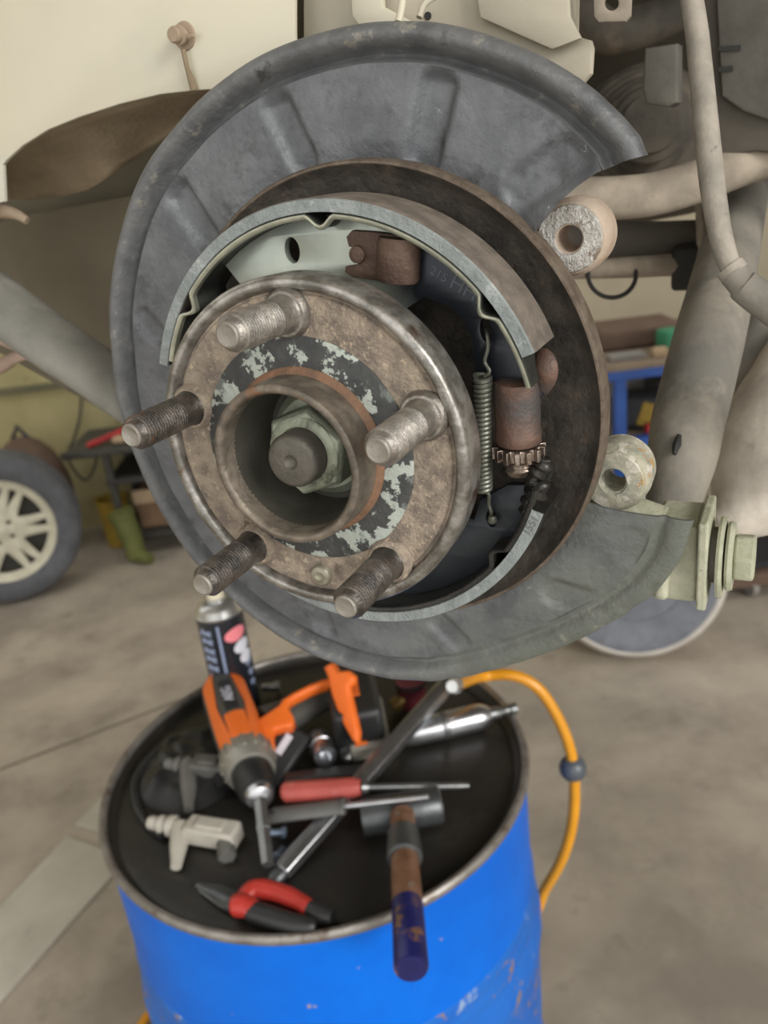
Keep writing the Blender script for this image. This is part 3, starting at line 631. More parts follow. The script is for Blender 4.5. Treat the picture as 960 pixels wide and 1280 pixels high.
ptube(MB(), [(545, -6, 5, .332), (530, 6, 4, .332), (524, 22, 4, .332)], .4, 10).build('pressed_rib', 'body_dust', car, world=True)
MB().lathe([(0, 0), (.0016, 0), (.0016, .0006), (0, .0006)], 12, Matrix.Translation(hp(535, 20, -.118))).build('drain_hole', 'black_rubber', car)
hs('cast_step', [(560, -220), (700, -220), (712, 20), (726, 48), (690, 62), (600, 22)], -.112, 'body_dust', .004)
t_ = hp(231, 45, -.100)
scw = MB().lathe([(0, 0), (.0062, 0), (.0058, .0010), (.0034, .0014), (.0034, .003), (.0042, .0034), (.0042, .0048), (.0030, .0054), (.0030, .0075), (.0036, .0080), (.0030, .0092), (0, .0095)], 20, Matrix.Translation((t_.x, t_.y, -.1))).build('liner_screw', 'lug_brown', car)
MB().tube([hp(222, 50, -.096), hp(243, 44, -.096)], .0010, 8).build('screw_bar', 'lug_brown', scw)
MB().tube([hp(229, 62, -.097), hp(234, 85, -.097), hp(243, 112, -.099)], [.0012, .0012, .002], 8).build('clip_wire', 'felt_brown', car)
# felt liner: curved sheet sweeping back under the panel edge
top = [(8, 204), (28, 184), (60, 164), (100, 148), (150, 132), (200, 120), (245, 114), (275, 112)]
bot = [(10, 250), (30, 252), (62, 249), (100, 242), (128, 228), (165, 203), (205, 175), (262, 130)]
vs_ = []; fs = []; M_ = 8
for k, (a, b) in enumerate(zip(spline([tuple(map(float, q)) for q in top], 4), spline([tuple(map(float, q)) for q in bot], 4))):
    for j in range(M_ + 1):
        t = j / M_; w_ = -.104 - .05 * sin(pi * .5 * t) + .006 * sin(k * .5) * t
        vs_.append(hp(a[0] + (b[0] - a[0]) * t, a[1] + (b[1] - a[1]) * t - 2, w_))
K = M_ + 1; nk = len(vs_) // K
for i in range(nk - 1):
    for j in range(M_): fs.append((i * K + j, i * K + j + 1, (i + 1) * K + j + 1, (i + 1) * K + j))
o = MB().add(vs_, fs).build('felt_liner', 'felt_brown', car, ang=80); md = o.modifiers.new('thick', 'SOLIDIFY'); md.thickness = .003; md.offset = -1
hs('liner_upper', [(-200, 150), (420, -100), (420, 330), (-200, 420)], -.235, 'liner_dark')
hs('liner_lower', [(-200, 300), (-20, 282), (37, 268), (162, 245), (300, 215), (400, 400), (330, 560), (140, 520), (-200, 330)], -.20, 'liner_dark')
lg = MB(); ptube(lg, [(-30, 262, 9, .50), (0, 264, 9, .50), (20, 268, 7, .50), (34, 276, 5, .50)], .5, 12); lg.build('liner_lug', 'lug_brown', car, world=True)
# inner wheel house and floor pan
hs('wheelhouse_wall', [(420, -400), (1200, -700), (1200, 215), (960, 242), (860, 268), (740, 290), (600, 300), (420, 300)], -.56, 'well_dark', .004)
zt = .36
MB().box((0, zt, -.33), (.9, .01, .46)).build('wheelhouse_roof', 'liner_dark', car)
MB().box((0, .34, -1.28), (3.6, .4, 1.4)).build('floor_pan', 'dust_dark', car, bevel=.01)
hs('subframe', [(868, -260), (1180, -400), (1180, 190), (1000, 196), (945, 190), (905, 196), (872, 180), (866, 120), (880, 60)], -.30, 'dust_dark', .02, .004)
hs('subframe_face', [(884, -200), (1160, -300), (1160, 150), (960, 150), (930, 140), (902, 120)], -.294, 'dark_clip', .004, .002)
for q in ((898, 58, 926, 64), (898, 84, 916, 90)):
    hs('slot', [(q[0], q[1]), (q[2], q[1] - 2), (q[2], q[3] - 1), (q[0], q[3])], -.2925, 'black_rubber', .001, 0)
hs('clip_block', [(806, 60), (846, 54), (846, 128), (836, 134), (808, 130), (803, 112)], -.275, 'dark_clip', .025, .002)
ptube(MB(), [(848, 66, 5, .55), (838, 85, 8, .55), (832, 105, 9, .55), (836, 118, 6, .55)], .55, 10).build('latch', 'lug_brown', car, world=True)
hs('tab_bracket', [(741, -60), (792, -60), (788, 20), (782, 27), (748, 28), (742, 20)], -.11, 'dust_cream', .003, .0008, holes=[[(764 + 9 * cos(2 * pi * k / 20), 4 + 9 * sin(2 * pi * k / 20)) for k in range(20)]])
ptube(MB(), [(700, -20, 26, .62), (760, 40, 26, .62), (850, 10, 26, .62), (900, -40, 26, .62)], .6, 14).build('wiring_tube', 'boot_rubber', car, world=True)

# ================================================================== loose wheel on the left
WP = Vector((-1.70, 3.52, 0)); WR = .338
nrm = Vector((.30, -.955, .05)).normalized()
wh = thing('loose_wheel', 'alloy wheel with dusty tyre standing on the floor at left', 'wheel', frame(WP + Vector((0, 0, WR * .998)), nrm, (0, 0, 1)))
tp = [(.225, -.095), (.245, -.108), (.285, -.112), (.315, -.104), (.331, -.088), (.338, -.06), (.338, -.055), (.332, -.052), (.338, -.049), (.338, -.003), (.332, 0), (.338, .003), (.338, .049), (.332, .052), (.338, .055), (.338, .06), (.331, .088), (.315, .104), (.285, .112), (.245, .108), (.225, .095)]
MB().lathe(tp, 72, closed=True).build('tyre', 'tyre', wh)
MB().lathe([(.223, -.1), (.228, -.1), (.234, .098), (.228, .104), (.218, .100), (.212, .085), (.205, -.09)], 72, closed=True).build('rim_barrel', 'alloy', wh)
MB().lathe([(0, .02), (.215, .02), (.215, .03), (0, .03)], 48).build('spoke_shade_disc', 'spoke_shade', wh)  # dark disc added behind the spokes as shade in the gaps
holes = []
for k in range(6):
    a0 = 60 * k + 90 - 60
    lp = [pol(.195, a0 + 30 + d_)[:2] for d_ in (-17, -9, 0, 9, 17)] + [pol(.15, a0 + 30 + 13)[:2], pol(.115, a0 + 30 + 7)[:2], pol(.098, a0 + 30)[:2], pol(.115, a0 + 30 - 7)[:2], pol(.15, a0 + 30 - 13)[:2]]
    holes.append(lp)
    holes.append([pol(.195, a0 + d_)[:2] for d_ in (-5, 0, 5)] + [pol(.14, a0 + 2)[:2], pol(.11, a0)[:2], pol(.14, a0 - 2)[:2]])
for k in range(5): holes.append(circ(pol(.054, 72 * k + 90), .010, 14))
shape('spoke_disc', [circ((0, 0), .222, 72)] + holes, .070, .090, 'alloy', wh, bevel=.004)
MB().lathe([(0, .09), (.030, .09), (.029, .096), (.020, .099), (0, .099)], 32).build('centre_cap', 'alloy', wh)

# ================================================================== tool cart
CYY = 3.80
def cp(x, y, Y=CYY): return ony(x, y, Y)
a = cp(82, 572); trz = a.z
cart = thing('tool_cart', 'dark grey open tool trolley behind the loose wheel', 'tool cart', loc=Vector((a.x + .35, CYY + .2, 0)))
MB().box((a.x + .42, CYY + .2, trz), (.86, .42, .03)).build('top_tray', 'cart_grey', cart, bevel=.006, world=True)
MB().box((a.x + .42, CYY - .015, trz + .012), (.87, .012, .034)).build('tray_lip', 'cart_grey', cart, bevel=.003, world=True)
x0 = cp(143, 620).x
for xx in (x0, x0 + .62):
    for yy in (CYY + .02, CYY + .36): MB().box((xx, yy, trz / 2 + .03), (.035, .035, trz - .06)).build('post', 'cart_grey', cart, bevel=.004, world=True)
for zz in (cp(160, 672).z, (trz + cp(160, 672).z) / 2 + .07):
    MB().box((x0 + .31, CYY + .19, zz), (.66, .40, .025)).build('shelf', 'cart_black', cart, bevel=.004, world=True)
MB().box((x0 + .31, CYY + .38, trz * .5), (.62, .01, trz * .75)).build('back_panel', 'cart_black', cart, world=True)
for xx in (x0, x0 + .62):
    for yy in (CYY + .03, CYY + .35):
        MB().lathe([(0, -.012), (.036, -.012), (.04, -.008), (.04, .008), (.036, .012), (0, .012)], 24, frame((xx, yy, .04), (1, 0, 0))).build('caster', 'black_rubber', cart, world=True)
def block(name, label, cat, c, size, m, rz=0, bev=.006, group=None):
    t = MB().box((0, 0, size[2] / 2), size).build(name, m, None, bevel=bev); t.location = c; t.rotation_euler = (0, 0, rz); tag(t, label, cat, group); return t
zt = trz + .0155
a = cp(105, 560); b = cp(150, 545)
rt = thing('red_tool', 'bright red bar tool lying slanted on the tool trolley', 'tool', loc=Vector((a.x + .08, CYY + .06, zt)))
MB().tube([Vector((a.x, CYY + .05, zt + .014)), Vector((b.x, CYY + .10, zt + .055))], [.014, .016], 12).build('bar', 'red_plain', rt, world=True)
MB().tube([Vector((b.x, CYY + .10, zt + .055)), Vector((b.x + .06, CYY + .12, zt + .05)), Vector((b.x + .07, CYY + .12, zt + .016))], [.016, .018, .016], 12).build('head', 'red_plain', rt, world=True)
b = cp(140, 540)
vi = thing('tool_box', 'small dark grey box tool standing on the trolley behind the red bar', 'tool box', loc=Vector((b.x + .02, CYY + .28, zt)))
MB().box((b.x + .03, CYY + .28, zt + .09), (.14, .09, .06)).build('body', 'cart_grey', vi, bevel=.008, world=True)
MB().box((b.x + .03, CYY + .28, zt + .03), (.06, .06, .06)).build('foot', 'cart_black', vi, bevel=.004, world=True)
b = cp(148, 557)
jar = thing('pale_rag', 'crumpled pale rag beside the red bar on the trolley', 'rag', loc=Vector((b.x, CYY + .04, zt)))
MB().ball((b.x, CYY + .06, zt + .022), .03, sc_=(1.5, .9, .75)).ball((b.x + .05, CYY + .07, zt + .018), .025, sc_=(1.2, .9, .72)).build('cloth', 'clutter_tan', jar, world=True)
zs = cp(160, 672).z + .0125
bx = cp(172, 655)
t = thing('cardboard_carton', 'brown torn carton on the lower shelf of the trolley', 'carton', loc=Vector((x0 + .17, CYY + .18, zs)))
MB().box((x0 + .15, CYY + .17, zs + .09), (.16, .2, .18)).build('carton_body', 'cart_brown', t, bevel=.005, world=True)
MB().box((x0 + .15, CYY + .065, zs + .165), (.17, .012, .07), ).build('flap', 'clutter_tan', t, bevel=.003, world=True)
t = thing('machine_case', 'black equipment case beside the carton on the lower trolley shelf', 'case', loc=Vector((x0 + .42, CYY + .18, zs)))
MB().box((x0 + .42, CYY + .17, zs + .10), (.30, .24, .20)).build('case_body', 'clutter_dark', t, bevel=.01, world=True)
MB().box((x0 + .42, CYY + .045, zs + .13), (.12, .02, .02)).build('handle', 'cart_grey', t, bevel=.004, world=True)
g0 = cp(147, 640, 3.72); g1 = cp(165, 684, 3.66)
t = thing('green_boot', 'olive green rubber boot on the floor by the trolley post', 'boot', loc=Vector((g1.x, 3.70, 0)))
gz = g0.z
MB().tube([Vector((g1.x - .01, 3.72, .03)), Vector((g1.x - .01, 3.72, .12)), Vector((g0.x + .01, 3.72, gz))], [.045, .05, .06], 18).build('shaft', 'olive_green', t, world=True)
MB().tube([Vector((g1.x - .02, 3.73, .037)), Vector((g1.x + .03, 3.69, .037)), Vector((g1.x + .07, 3.66, .03))], [.037, .036, .026], 14).build('foot', 'olive_green', t, world=True)
g0 = cp(138, 628, 3.95)
t = thing('yellow_tub', 'yellow plastic tub at the foot of the back wall', 'tub', loc=Vector((g0.x, 3.97, 0)))
MB().lathe([(0, .004), (.065, .004), (.075, g0.z), (.082, g0.z + .005), (.082, g0.z + .02), (.074, g0.z + .02), (.062, .02), (0, .02)], 32).build('bucket', 'yellow_plain', t)
wr = thing('wall_cable', 'thin dark cable hanging down the yellow wall', 'cable', loc=Vector((cp(95, 560, WY - .02).x, WY - .02, .4)))
MB().tube([Vector(p) for p in spline([tuple(ony(x, y, WY - .03)) for x, y in ((102, 485), (100, 520), (92, 550), (84, 572), (105, 600), (118, 585), (122, 560))], 6)], .006, 8).build('cable', 'clutter_dark', wr, world=True)
bq = ony(20, 530, 4.0)
wd = thing('dark_bag', 'dark brown slumped bag by the yellow wall behind the loose wheel', 'bag', loc=Vector((bq.x, 4.0, 0)))
MB().ball((bq.x, 4.0, .31), .30, sc_=(.62, .5, 1.0)).build('bag_body', 'clutter_brown', wd, world=True)
MB().tube([(bq.x - .05, 4.0, .58), (bq.x, 4.0, .66), (bq.x + .05, 4.0, .58)], .012, 10).build('strap', 'clutter_dark', wd, world=True)

# ================================================================== bench on the right
BY = 2.72
def bpt(x, y, Y=BY): return ony(x, y, Y)
bz = bpt(790, 466).z; bz2 = bpt(760, 556).z; bz3 = bpt(945, 722).z; bx0 = bpt(750, 470).x; bx1 = bx0 + 1.5
bench = thing('blue_workbench', 'blue steel workbench trolley with shelf behind the suspension arms', 'workbench', loc=Vector(((bx0 + bx1) / 2, BY + .3, 0)))
MB().box(((bx0 + bx1) / 2, BY, bz), (bx1 - bx0, .04, .035)).build('front_rail', 'bench_blue', bench, bevel=.004, world=True)
MB().box(((bx0 + bx1) / 2, BY + .31, bz + .022), (bx1 - bx0 + .02, .66, .02)).build('bench_top', 'bench_top', bench, bevel=.004, world=True)
MB().box(((bx0 + bx1) / 2, BY, bz2), (bx1 - bx0, .04, .035)).build('shelf_rail', 'bench_blue', bench, bevel=.004, world=True)
MB().box(((bx0 + bx1) / 2, BY + .31, bz2 + .005), (bx1 - bx0, .6, .015)).build('shelf', 'bench_top', bench, bevel=.003, world=True)
MB().box(((bx0 + bx1) / 2, BY, bz3), (bx1 - bx0, .05, .05)).build('foot_rail', 'clutter_brown', bench, bevel=.004, world=True)
MB().box(((bx0 + bx1) / 2, BY + .33, bz3 + .03), (bx1 - bx0, .6, .015)).build('bottom_shelf', 'clutter_dark', bench, bevel=.003, world=True)
for xx in (bx0 + .07, bx1 - .03):
    for yy in (BY + .02, BY + .58):
        MB().box((xx, yy, (bz + bz3) / 2), (.04, .04, bz - bz3)).build('leg', 'bench_blue', bench, bevel=.004, world=True)
cx_ = bpt(938, 746).x
for xx in (bx0 + .08, cx_, bx1 - .05):
    for yy in (BY - .0, BY + .56):
        MB().lathe([(0, -.014), (bz3 * .42, -.014), (bz3 * .46, -.008), (bz3 * .46, .008), (bz3 * .42, .014), (0, .014)], 24, frame((xx, yy, bz3 * .46), (1, .4, 0))).build('caster', 'clutter_grey', bench, world=True)
        MB().box((xx, yy, bz3 * .8), (.04, .035, bz3 * .45)).build('caster_fork', 'clutter_dark', bench, world=True)
tz = bz + .032
def lump(name, label, cat, px, Y, z, size, m, m2=None, rz=0):
    c = ony(px[0], px[1], Y); t = thing(name, label, cat, Matrix.Translation((c.x, Y, z)) @ Matrix.Rotation(rz, 4, 'Z'))
    MB().box((0, 0, size[2] / 2), size).build('body', m, t, bevel=min(size) * .2, seg=3)
    if m2: MB().box((size[0] * .1, -size[1] / 2 - .002, size[2] * .55), (size[0] * .3, .008, size[2] * .7), Matrix.Rotation(.3, 4, 'Y')).build('stripe', m2, t, bevel=.002)
    return t
lump('dark_case', 'flat dark brown case lying on the blue workbench top', 'case', (790, 440), BY + .3, tz, (.30, .22, .075), 'clutter_brown')
lump('green_box', 'small green box on the blue workbench top', 'box', (836, 440), BY + .12, tz, (.07, .07, .075), 'clutter_green', None, .3)
lump('tan_block', 'little tan block in front of the green box on the workbench', 'block', (824, 455), BY + .05, tz, (.05, .04, .03), 'clutter_tan')
lump('grey_tray', 'low grey tray at the front of the workbench top', 'tray', (782, 452), BY + .07, tz, (.12, .06, .02), 'clutter_grey')
lump('rust_part', 'rust-brown round housing on the workbench behind the tubular arm', 'car part', (938, 430), BY + .25, tz, (.16, .14, .13), 'clutter_brown')
s2 = bz2 + .0125
lump('tool_bag', 'black tool bag with a yellow stripe on the workbench shelf', 'tool bag', (795, 520), BY + .14, s2, (.17, .14, .12), 'clutter_dark', 'yellow_plain', -.3)
lump('pale_carton', 'pale carton at the back of the workbench shelf', 'carton', (812, 500), BY + .42, s2, (.30, .2, .2), 'clutter_grey')
lump('machine_case', 'black machine case beside the yellow striped bag on the shelf', 'case', (838, 520), BY + .25, s2, (.16, .16, .15), 'clutter_dark')
lump('yellow_black_case', 'dark case with yellow patch on the shelf right of the tubular arm', 'case', (925, 525), BY + .2, s2, (.15, .15, .09), 'clutter_dark', 'yellow_plain')
lump('red_box', 'tiny red box at the left end of the workbench shelf', 'box', (812, 545), BY + .03, s2, (.03, .03, .035), 'red_plain')

# dusty tyre under the shield
c = onz(800, 820, 0); n2 = Vector((-.18, -.98, .10)).normalized(); TR = .29
ty = thing('spare_tyre', 'dusty blue-grey tyre standing on the floor below the bush bolt', 'tyre', frame(Vector((c.x, c.y + .07, TR)), n2, (0, 0, 1)))
tw = [(.16, -.06), (.21, -.085), (.25, -.088), (.275, -.078), (.288, -.055), (.29, -.03), (.29, .03), (.288, .055), (.275, .078), (.25, .088), (.21, .085), (.16, .06)]
MB().lathe(tw, 64, closed=True).build('sidewall', 'tyre_dust', ty)
MB().lathe([(.284, -.062), (.2915, -.045), (.2935, -.015), (.2935, .015), (.2915, .045), (.284, .062), (.282, 0)], 64, closed=True).build('tread', 'tread_dust', ty)
MB().lathe([(0, -.02), (.165, -.02), (.165, .055), (.15, .058), (.05, .045), (0, .045)], 48).build('wheel_disc', 'tyre_dust', ty)
MB().lathe([(.260, .083), (.268, .0865), (.280, .078), (.291, .058), (.2925, .050), (.280, .045)], 64, closed=True).build('shoulder', 'tread_dust', ty)

# ================================================================== things on the drum
def Z(x, y, h=0): return onz(x, y, LZ + h)
# spray can
cb_ = Z(299, 884); can = thing('spray_can', 'black aerosol spray can with pink oval and white marks at the back of the drum', 'spray can', loc=cb_)
CH = .172; CR = .0350
MB().lathe([(0, 0), (CR - .002, 0), (CR, .003), (CR, CH)], 48).build('can_body', 'can_black', can)
MB().lathe([(CR, CH), (CR + .001, CH + .002), (CR - .001, CH + .004), (CR - .004, CH + .012), (CR - .013, CH + .020), (.0150, CH + .021), (.0150, CH + .026), (0, CH + .026)], 48).build('shoulder', 'can_metal', can)
MB().lathe([(0, CH + .02), (.0135, CH + .02), (.0130, CH + .034), (.011, CH + .037), (0, CH + .037)], 28).build('nozzle', 'nozzle_cream', can)
toC = math.atan2(-cb_.y, -cb_.x)
def decal(name, da, z, pts, m, rr=CR + .0004):
    a0 = toC + da; vs_ = []; n = len(pts); fs = []
    cxm = sum(q[0] for q in pts) / n; czm = sum(q[1] for q in pts) / n
    for r_, k in ((CR - .0002, 1), (rr, 1), (rr, .75), (rr, .5), (rr, .25), (rr, .001)):
        for x, zz in pts:
            x = cxm + (x - cxm) * k; vs_.append((r_ * cos(a0 + x / CR), r_ * sin(a0 + x / CR), z + czm + (zz - czm) * k))
    for j in range(5): fs += [(j * n + i, j * n + (i + 1) % n, j * n + n + (i + 1) % n, j * n + n + i) for i in range(n)]
    return MB().add(vs_, fs).build(name, m, can)
def el(rx, rz, rot=0, n=20): return [(rx * cos(2 * pi * k / n) * cos(rot) - rz * sin(2 * pi * k / n) * sin(rot), rx * cos(2 * pi * k / n) * sin(rot) + rz * sin(2 * pi * k / n) * cos(rot)) for k in range(n)]
decal('pink_oval', .52, CH - .027, el(.0185, .0110, .12), 'print_pink')
decal('white_mark', .72, CH - .050, el(.0150, .0105, .25), 'print_white')
decal('white_mark', .84, CH - .070, el(.0125, .0100, .25), 'print_white')
decal('white_mark', .92, CH - .083, el(.0075, .0035, .5), 'print_blue')
decal('white_mark', .95, CH - .100, el(.0055, .0060, .2), 'print_blue')
decal('white_mark', .95, CH - .118, el(.0055, .0050, .2), 'print_blue')
for k, zz in enumerate((.018, .032, .048, .062, .078, .094, .108)):
    decal('lettering', -.86 + .04 * k / 7, CH - zz, [(-.012, -.0055), (.010, -.0075), (.011, .0030), (-.006, .0062)], 'print_blue')
decal('painted_sheen', -.22, CH - .062, [(-.0022, -.055), (.0016, -.055), (.0022, .055), (-.0016, .055)], 'print_blue')  # highlight painted as a pale stripe down the can

# cordless drill: lies with its nose towards the camera, handle to the right
zr = LZ + .050
r0, r1, rt_ = onz(283, 872, zr), onz(321, 985, zr), onz(335, 1081, LZ + .024)
ax = (r1 - r0).normalized(); LD = (r1 - r0).length
sd_ = ax.cross(Vector((0, 0, 1))).normalized()       # sideways
if sd_.x < 0: sd_ = -sd_
upv = sd_.cross(ax); upv = upv if upv.z > 0 else -upv
DM = Matrix(((sd_.x, upv.x, ax.x, r0.x), (sd_.y, upv.y, ax.y, r0.y), (sd_.z, upv.z, ax.z, r0.z), (0, 0, 0, 1)))
dr = thing('cordless_drill', 'orange and black cordless drill lying on the drum, chuck towards the viewer', 'drill', DM)
BR = .037
body = [(0, -.032), (.022, -.032), (.031, -.026), (BR, -.008), (BR, LD * .42), (.036, LD * .55), (.034, LD * .66), (0, LD * .66)]
MB().lathe(body, 40, Matrix.Scale(.92, 4, (1, 0, 0))).build('motor_housing', 'tool_grey', dr)
def shell(name, m, a_of_z, zs_, r_of_z, th=.0022, par=None, n=10):
    """raised panel on the housing: angle range per station along the axis"""
    vs_ = []; fs = []
    for side in (0, 1):
        for zz in zs_:
            lo, hi = a_of_z(zz)
            for k in range(n + 1):
                a = radians(lo + (hi - lo) * k / n); r = r_of_z(zz) + (th if side == 0 else -.003)
                vs_.append((.92 * r * cos(a), r * sin(a), zz))
    K = n + 1; S = len(zs_); N1 = S * K
    for i in range(S - 1):
        for k in range(n):
            a, b, c, d = i * K + k, i * K + k + 1, (i + 1) * K + k + 1, (i + 1) * K + k
            fs += [(a, b, c, d), (N1 + d, N1 + c, N1 + b, N1 + a)]
        for k in (0, n): fs.append((i * K + k, (i + 1) * K + k, N1 + (i + 1) * K + k, N1 + i * K + k))
    for i in (0, S - 1):
        for k in range(n): fs.append((i * K + k, i * K + k + 1, N1 + i * K + k + 1, N1 + i * K + k))
    return MB().add(vs_, fs).build(name, m, par or dr, ang=50)
def rbody(zz): return interp([(-.032, .022), (-.026, .031), (-.008, BR), (LD * .42, BR), (LD * .55, .036), (LD * .7, .034)], zz)
zs_ = [-.024 + (LD * .72 + .024) * k / 14 for k in range(15)]
fq = lambda zz: max(0, min(1, (zz + .024) / (LD * .72 + .024)))
shell('orange_stripe', 'tool_orange', lambda zz: (32 - 10 * fq(zz), 66 - 14 * (1 - abs(fq(zz) * 2 - 1)) + 4), zs_, rbody)
shell('orange_stripe', 'tool_orange', lambda zz: (116 + 14 * (1 - abs(fq(zz) * 2 - 1)) - 4, 150 + 4 * fq(zz)), zs_, rbody)
shell('orange_collar', 'tool_orange', lambda zz: (66, 114), [LD * .44, LD * .5, LD * .6, LD * .68], rbody)
lb = shell('name_plate', 'tool_black', lambda zz: (74, 106), [0.012, .03, LD * .40], rbody, .0014)
Ty = Matrix.Translation((0, BR + .0018, .012 + (LD * .40 - .012) / 2))
Rt = Matrix(((0, 1, 0, 0), (0, 0, 1, 0), (1, 0, 0, 0), (0, 0, 0, 1)))   # text x -> axis (+z), y -> x, z -> up
text('maker_lettering', 'AEG', .020, Ty @ Matrix(((0, -1, 0, 0), (0, 0, 1, 0), (-1, 0, 0, 0), (0, 0, 0, 1))), 'print_white', lb, .0003)
MB().lathe([(0, LD * .64), (.033, LD * .64), (.0355, LD * .67), (.0355, LD * .80), (.031, LD * .86), (0, LD * .86)], 40).build('clutch_ring', 'chuck_ring', dr)
nc = MB()
for k in range(16): nc.box((.0355 * cos(k * pi / 8), .0355 * sin(k * pi / 8), LD * .735), (.004, .004, LD * .11), None)
nc.build('clutch_ribs', 'chuck_ring', dr, bevel=.001)
cy = LD * .86
MB().lathe([(0, cy - .002), (.0265, cy - .002), (.0270, cy + .012), (.0250, cy + .030), (.0205, cy + .044), (0, cy + .044)], 36).build('chuck', 'tool_black', dr)
MB().lathe([(0, cy + .043), (.0190, cy + .043), (.0165, cy + .052), (.0085, cy + .056), (0, cy + .056)], 32).build('chuck_nose', 'chrome', dr)
tl = DM.inverted() @ rt_
b0 = Vector((0, 0, cy + .05))
hxd = (tl - b0)
MB().tube([b0, b0 + hxd * .45, b0 + hxd * .46, b0 + hxd * .50, b0 + hxd * .51, tl], [.0085, .0085, .0098, .0098, .0085, .0080], 6).build('bit_holder', 'worn_steel', dr, ang=25)
# handle and battery
h0 = DM.inverted() @ onz(330, 905, LZ + .045); h1 = DM.inverted() @ onz(372, 888, LZ + .040); h2 = DM.inverted() @ onz(405, 872, LZ + .040); h3 = DM.inverted() @ onz(430, 868, LZ + .042)
MB().tube([Vector(q) for q in spline([tuple(h0), tuple(h1), tuple(h2), tuple(h3)], 6)], [.030 - .0006 * k for k in range(19)], 20, flat=.8, up=(0, 1, 0)).build('handle', 'tool_grey', dr)
def plane_plate(name, px, o, nrm, th, m, parent, bevel):
    o = Vector(o); nrm = Vector(nrm).normalized(); T = frame(o, nrm); Ti = T.inverted(); loop = []
    for x, y in px:
        r = ray(x, y); q = Ti @ (CAM + r * ((o - CAM).dot(nrm) / r.dot(nrm))); loop.append((q.x, q.y))
    return shape(name, [loop], -th, 0, m, parent, bevel=bevel, T=T, world=True, ang=60)
plane_plate('handle_shell', [(322, 898), (336, 889), (348, 881), (352, 874), (366, 865), (384, 856), (404, 848), (420, 846), (420, 852), (404, 856), (386, 863), (370, 871), (361, 877), (360, 884), (366, 893), (368, 901), (364, 908), (355, 908), (343, 911), (341, 919), (343, 928), (342, 938), (333, 946), (322, 940), (312, 915)],
            onz(350, 900, LZ + .070), (.05, -.35, .93), .020, 'tool_orange', dr, .004)
tg = DM.inverted() @ onz(352, 925, LZ + .035)
MB().ball(tg, .013, sc_=(1.3, .9, .9)).build('trigger', 'tool_black', dr)
W2 = lambda x, y, h: onz(x, y, LZ + h)
bc = W2(447, 888, .045)
hd = (W2(440, 880, .04) - W2(380, 890, .04)); hd.z = 0; hd.normalize()
TB = frame((bc.x, bc.y, LZ + .004), (0, 0, 1), hd)
MB().box((-.002, .0, .046), (.070, .112, .060), TB).build('battery_pack', 'tool_black', dr, bevel=.010, world=True, seg=3)
MB().box((.010, -.006, .014), (.058, .116, .026), TB).build('battery_base', 'clear_grey', dr, bevel=.006, world=True)
plane_plate('battery_foot', [(404, 834), (414, 828), (422, 840), (434, 838), (441, 846), (440, 853), (434, 858), (437, 875), (442, 895), (446, 915), (445, 928), (440, 926), (430, 908), (420, 885), (413, 864), (410, 848)],
            W2(424, 880, .062) + (CAM - W2(424, 880, .062)).normalized() * .045, (-.50, -.62, .62), .014, 'tool_orange', dr, .003)
MB().box((-.002, -.058, .016), (.018, .006, .028), TB).build('release_button', 'tool_orange', dr, bevel=.002, world=True)
MB().box((.0, .01, .0765), (.012, .05, .003), TB).build('battery_mark', 'tool_orange', dr, bevel=.001, world=True)

# pry bar
pa, pb = Z(343, 1099, .009), onz(562, 852, LZ + .062)
pb2 = pa + (pb - pa) * 1.12
pv = thing('pry_bar', 'long chrome pry bar lying slanted across the drum lid', 'pry bar', loc=pa)
d = (pb2 - pa).normalized(); T = frame(pa, d, (0, 0, 1)); LB = (pb2 - pa).length
prof = [(a * 1.25, b * 1.25) for a, b in [(-.008, -.005), (-.005, -.009), (.005, -.009), (.008, -.005), (.008, .002), (.005, .009), (-.005, .009), (-.008, .002)]]
MB().prism(prof, .012, LB, T).build('shank', 'chrome', pv, ang=20, bevel=.001, world=True)
MB().tube([T @ Vector((0, 0, .014)), T @ Vector((0, 0, .004)), T @ Vector((-.001, 0, -.004))], [.011, .0115, .0085], 12, flat=.8).build('tip', 'dark_steel', pv, world=True)

# air tool with fitting
a, b = Z(506, 919, .0195), Z(612, 893, .0195)
at_ = thing('air_ratchet', 'polished silver air tool lying on the back right of the drum lid', 'air tool', loc=(a + b) / 2 - Vector((0, 0, .022)))
T = frame(a, b - a); LA = (b - a).length
MB().lathe([(0, -.004), (.014, -.004), (.016, .004), (.0175, .02), (.019, .06), (.019, LA * .86), (.017, LA * .93), (.012, LA), (0, LA)], 36, T).build('body', 'chrome', at_, world=True)
MB().lathe([(.0188, LA * .42), (.0197, LA * .44), (.0197, LA * .48), (.0188, LA * .50)], 36, T).build('band', 'worn_steel', at_, world=True)
MB().lathe([(0, LA - .004), (.009, LA - .004), (.009, LA + .014), (.006, LA + .018), (.006, LA + .030), (.0085, LA + .032), (.0085, LA + .040), (0, LA + .042)], 20, T).build('nipple', 'worn_steel', at_, world=True)

